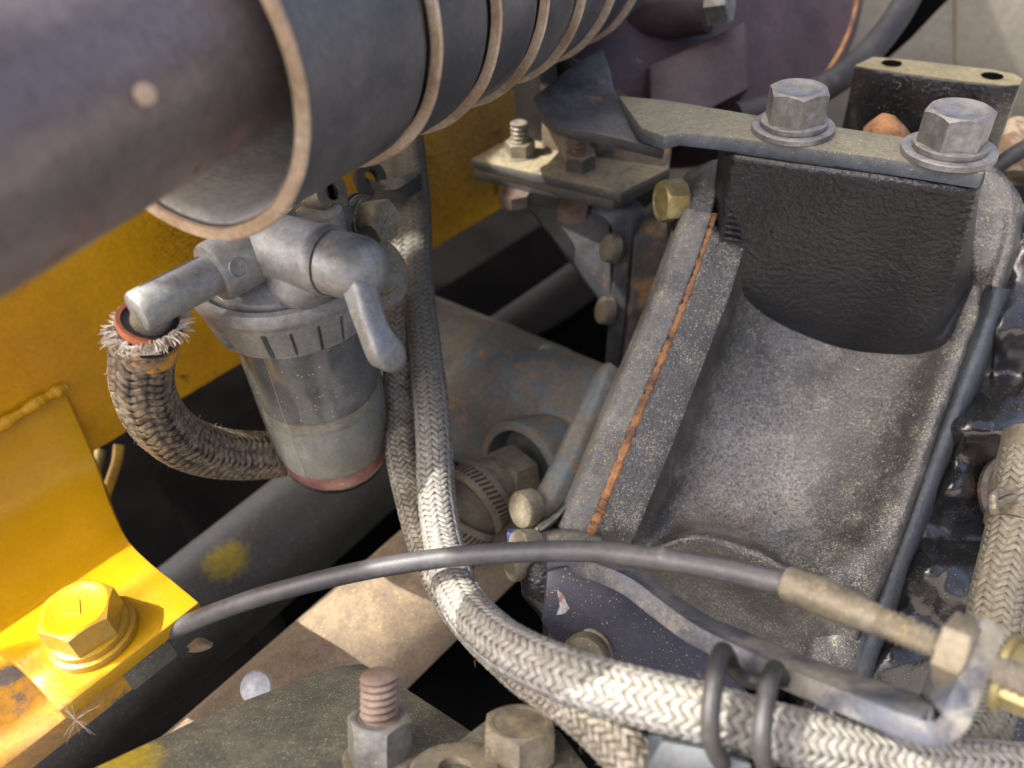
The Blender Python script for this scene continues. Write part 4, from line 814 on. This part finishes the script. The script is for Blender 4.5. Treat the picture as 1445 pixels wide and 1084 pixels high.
deb = mk('dirt_clump', loft([[(1405,190,430),(1430,165,436),(1470,170,440)], [(1400,215,420),(1430,200,418),(1470,205,425)], [(1400,250,415),(1430,240,414),(1470,250,415)]], thick=15), mat('pale_debris', (.38,.30,.20), (.2,.13,.07), var=90, rough=.9, bump=.9, bscale=300, bdist=.002, contrast=.05)); tag(deb, 'pale clump of dry dirt beside the black lug', 'dirt')
bh2 = mk('thin_black_hose', tube(path([(1395,245,408),(1425,222,404),(1480,190,400)], 6), 4.2, 16), M_rub); tag(bh2, 'thin black hose end in front of the dirt clump', 'hose')
# dark masses added so deep gaps read black; shade put into their colour
blk = mk('added_dark_block', box(P(700, 560, 640) + Vector((0, 30, -60)), ch*260, nd*60, UP*120), M_dark, None, bevel=4); tag(blk, 'dark block mass added to blacken the gaps behind the hoses', 'engine block')

gap_sheet = mk('dark_gap_sheet', prism([Vector((x, y, -560)) for x, y in ((-900,-60), (900,-60), (900,1300), (-900,1300))], Vector((0,0,-6))), M_dark, None); tag(gap_sheet, 'black sheet added far down to darken the gaps under the hoses and pipes', 'backdrop')  # sheet put in so the gaps look black instead of showing lit ground
# unseen sheet added to shade the bay; its cut-outs shape the sun patches
HZ = 420.0
def up_sun(p): return p + sun_to * ((HZ - p.z) / sun_to.z)
def holes():
    H = [[PZ(x, y, ZM) for x, y in ((684,270),(690,226),(722,200),(735,192),(800,206),(815,225),(824,246),(815,292))],
         [P(*q) for q in ((690,515,437),(727,466,437),(768,478,437),(712,530,437))],
         [PZ(x, y, ZP) for x, y in ((926,146),(936,140),(956,150),(944,156))],
         [P(*q) for q in ((1376,312,357),(1384,300,357),(1408,294,357),(1400,316,357))],
         [P(*q) for q in ((-60,960,266),(60,885,288),(190,815,300),(300,830,302),(310,880,302),(60,1060,275),(-60,1090,266))],
         [P(*q) for q in ((230,1030,372),(330,900,374),(430,800,385),(600,715,400),(700,720,400),(660,860,380),(560,1040,366),(300,1060,366))],
         [P(*q) for q in ((570,655,328),(670,650,328),(680,790,300),(740,880,262),(860,930,225),(1000,955,207),(1460,1010,196),(1460,1100,196),(1000,1070,200),(800,1000,228),(660,940,262),(575,800,310))],
         [P(*q) for q in ((-140,-90,125),(230,-90,150),(180,30,160),(-140,170,130))]]
    return [[up_sun(p) for p in h] for h in H]
def inside(x, y, h):
    c = False; j = len(h) - 1
    for i in range(len(h)):
        a, b = h[i], h[j]
        if (a.y > y) != (b.y > y) and x < (b.x - a.x)*(y - a.y)/(b.y - a.y) + a.x: c = not c
        j = i
    return c
HL = holes(); cs = 3.0
foot = [up_sun(P(x, y, d)) for x, y, d in ((-100,-60,330),(1560,-60,300),(1560,1150,200),(-100,1150,250),(700,100,520),(300,500,900),(900,300,900),(1000,600,700),(60,700,800))]
x0, x1 = min(p.x for p in foot) - 60, max(p.x for p in foot) + 60; y0, y1 = min(p.y for p in foot) - 60, max(p.y for p in foot) + 40
nx, ny = int((x1-x0)/cs), int((y1-y0)/cs)
print('sun_mask', x0, x1, y0, y1, nx, ny)
cv = [Vector((x0 + i*cs, y0 + j*cs, HZ)) for j in range(ny+1) for i in range(nx+1)]; cf = []
BB = [(min(p.x for p in h), max(p.x for p in h), min(p.y for p in h), max(p.y for p in h)) for h in HL]
for j in range(ny):
    for i in range(nx):
        x, y = x0 + (i+.5)*cs, y0 + (j+.5)*cs
        if not any(b[0] <= x <= b[1] and b[2] <= y <= b[3] and inside(x, y, h) for b, h in zip(BB, HL)):
            a = j*(nx+1) + i; cf.append((a, a+1, a+nx+2, a+nx+1))
sun_mask = mk('sun_mask_sheet', (cv, cf), mat('sun_mask_grey', (.30,.30,.29), (.24,.24,.23), rough=.6), None, smooth=False); tag(sun_mask, 'unseen grey sheet with cut outs, added to shape the sun patches', 'sun_mask')

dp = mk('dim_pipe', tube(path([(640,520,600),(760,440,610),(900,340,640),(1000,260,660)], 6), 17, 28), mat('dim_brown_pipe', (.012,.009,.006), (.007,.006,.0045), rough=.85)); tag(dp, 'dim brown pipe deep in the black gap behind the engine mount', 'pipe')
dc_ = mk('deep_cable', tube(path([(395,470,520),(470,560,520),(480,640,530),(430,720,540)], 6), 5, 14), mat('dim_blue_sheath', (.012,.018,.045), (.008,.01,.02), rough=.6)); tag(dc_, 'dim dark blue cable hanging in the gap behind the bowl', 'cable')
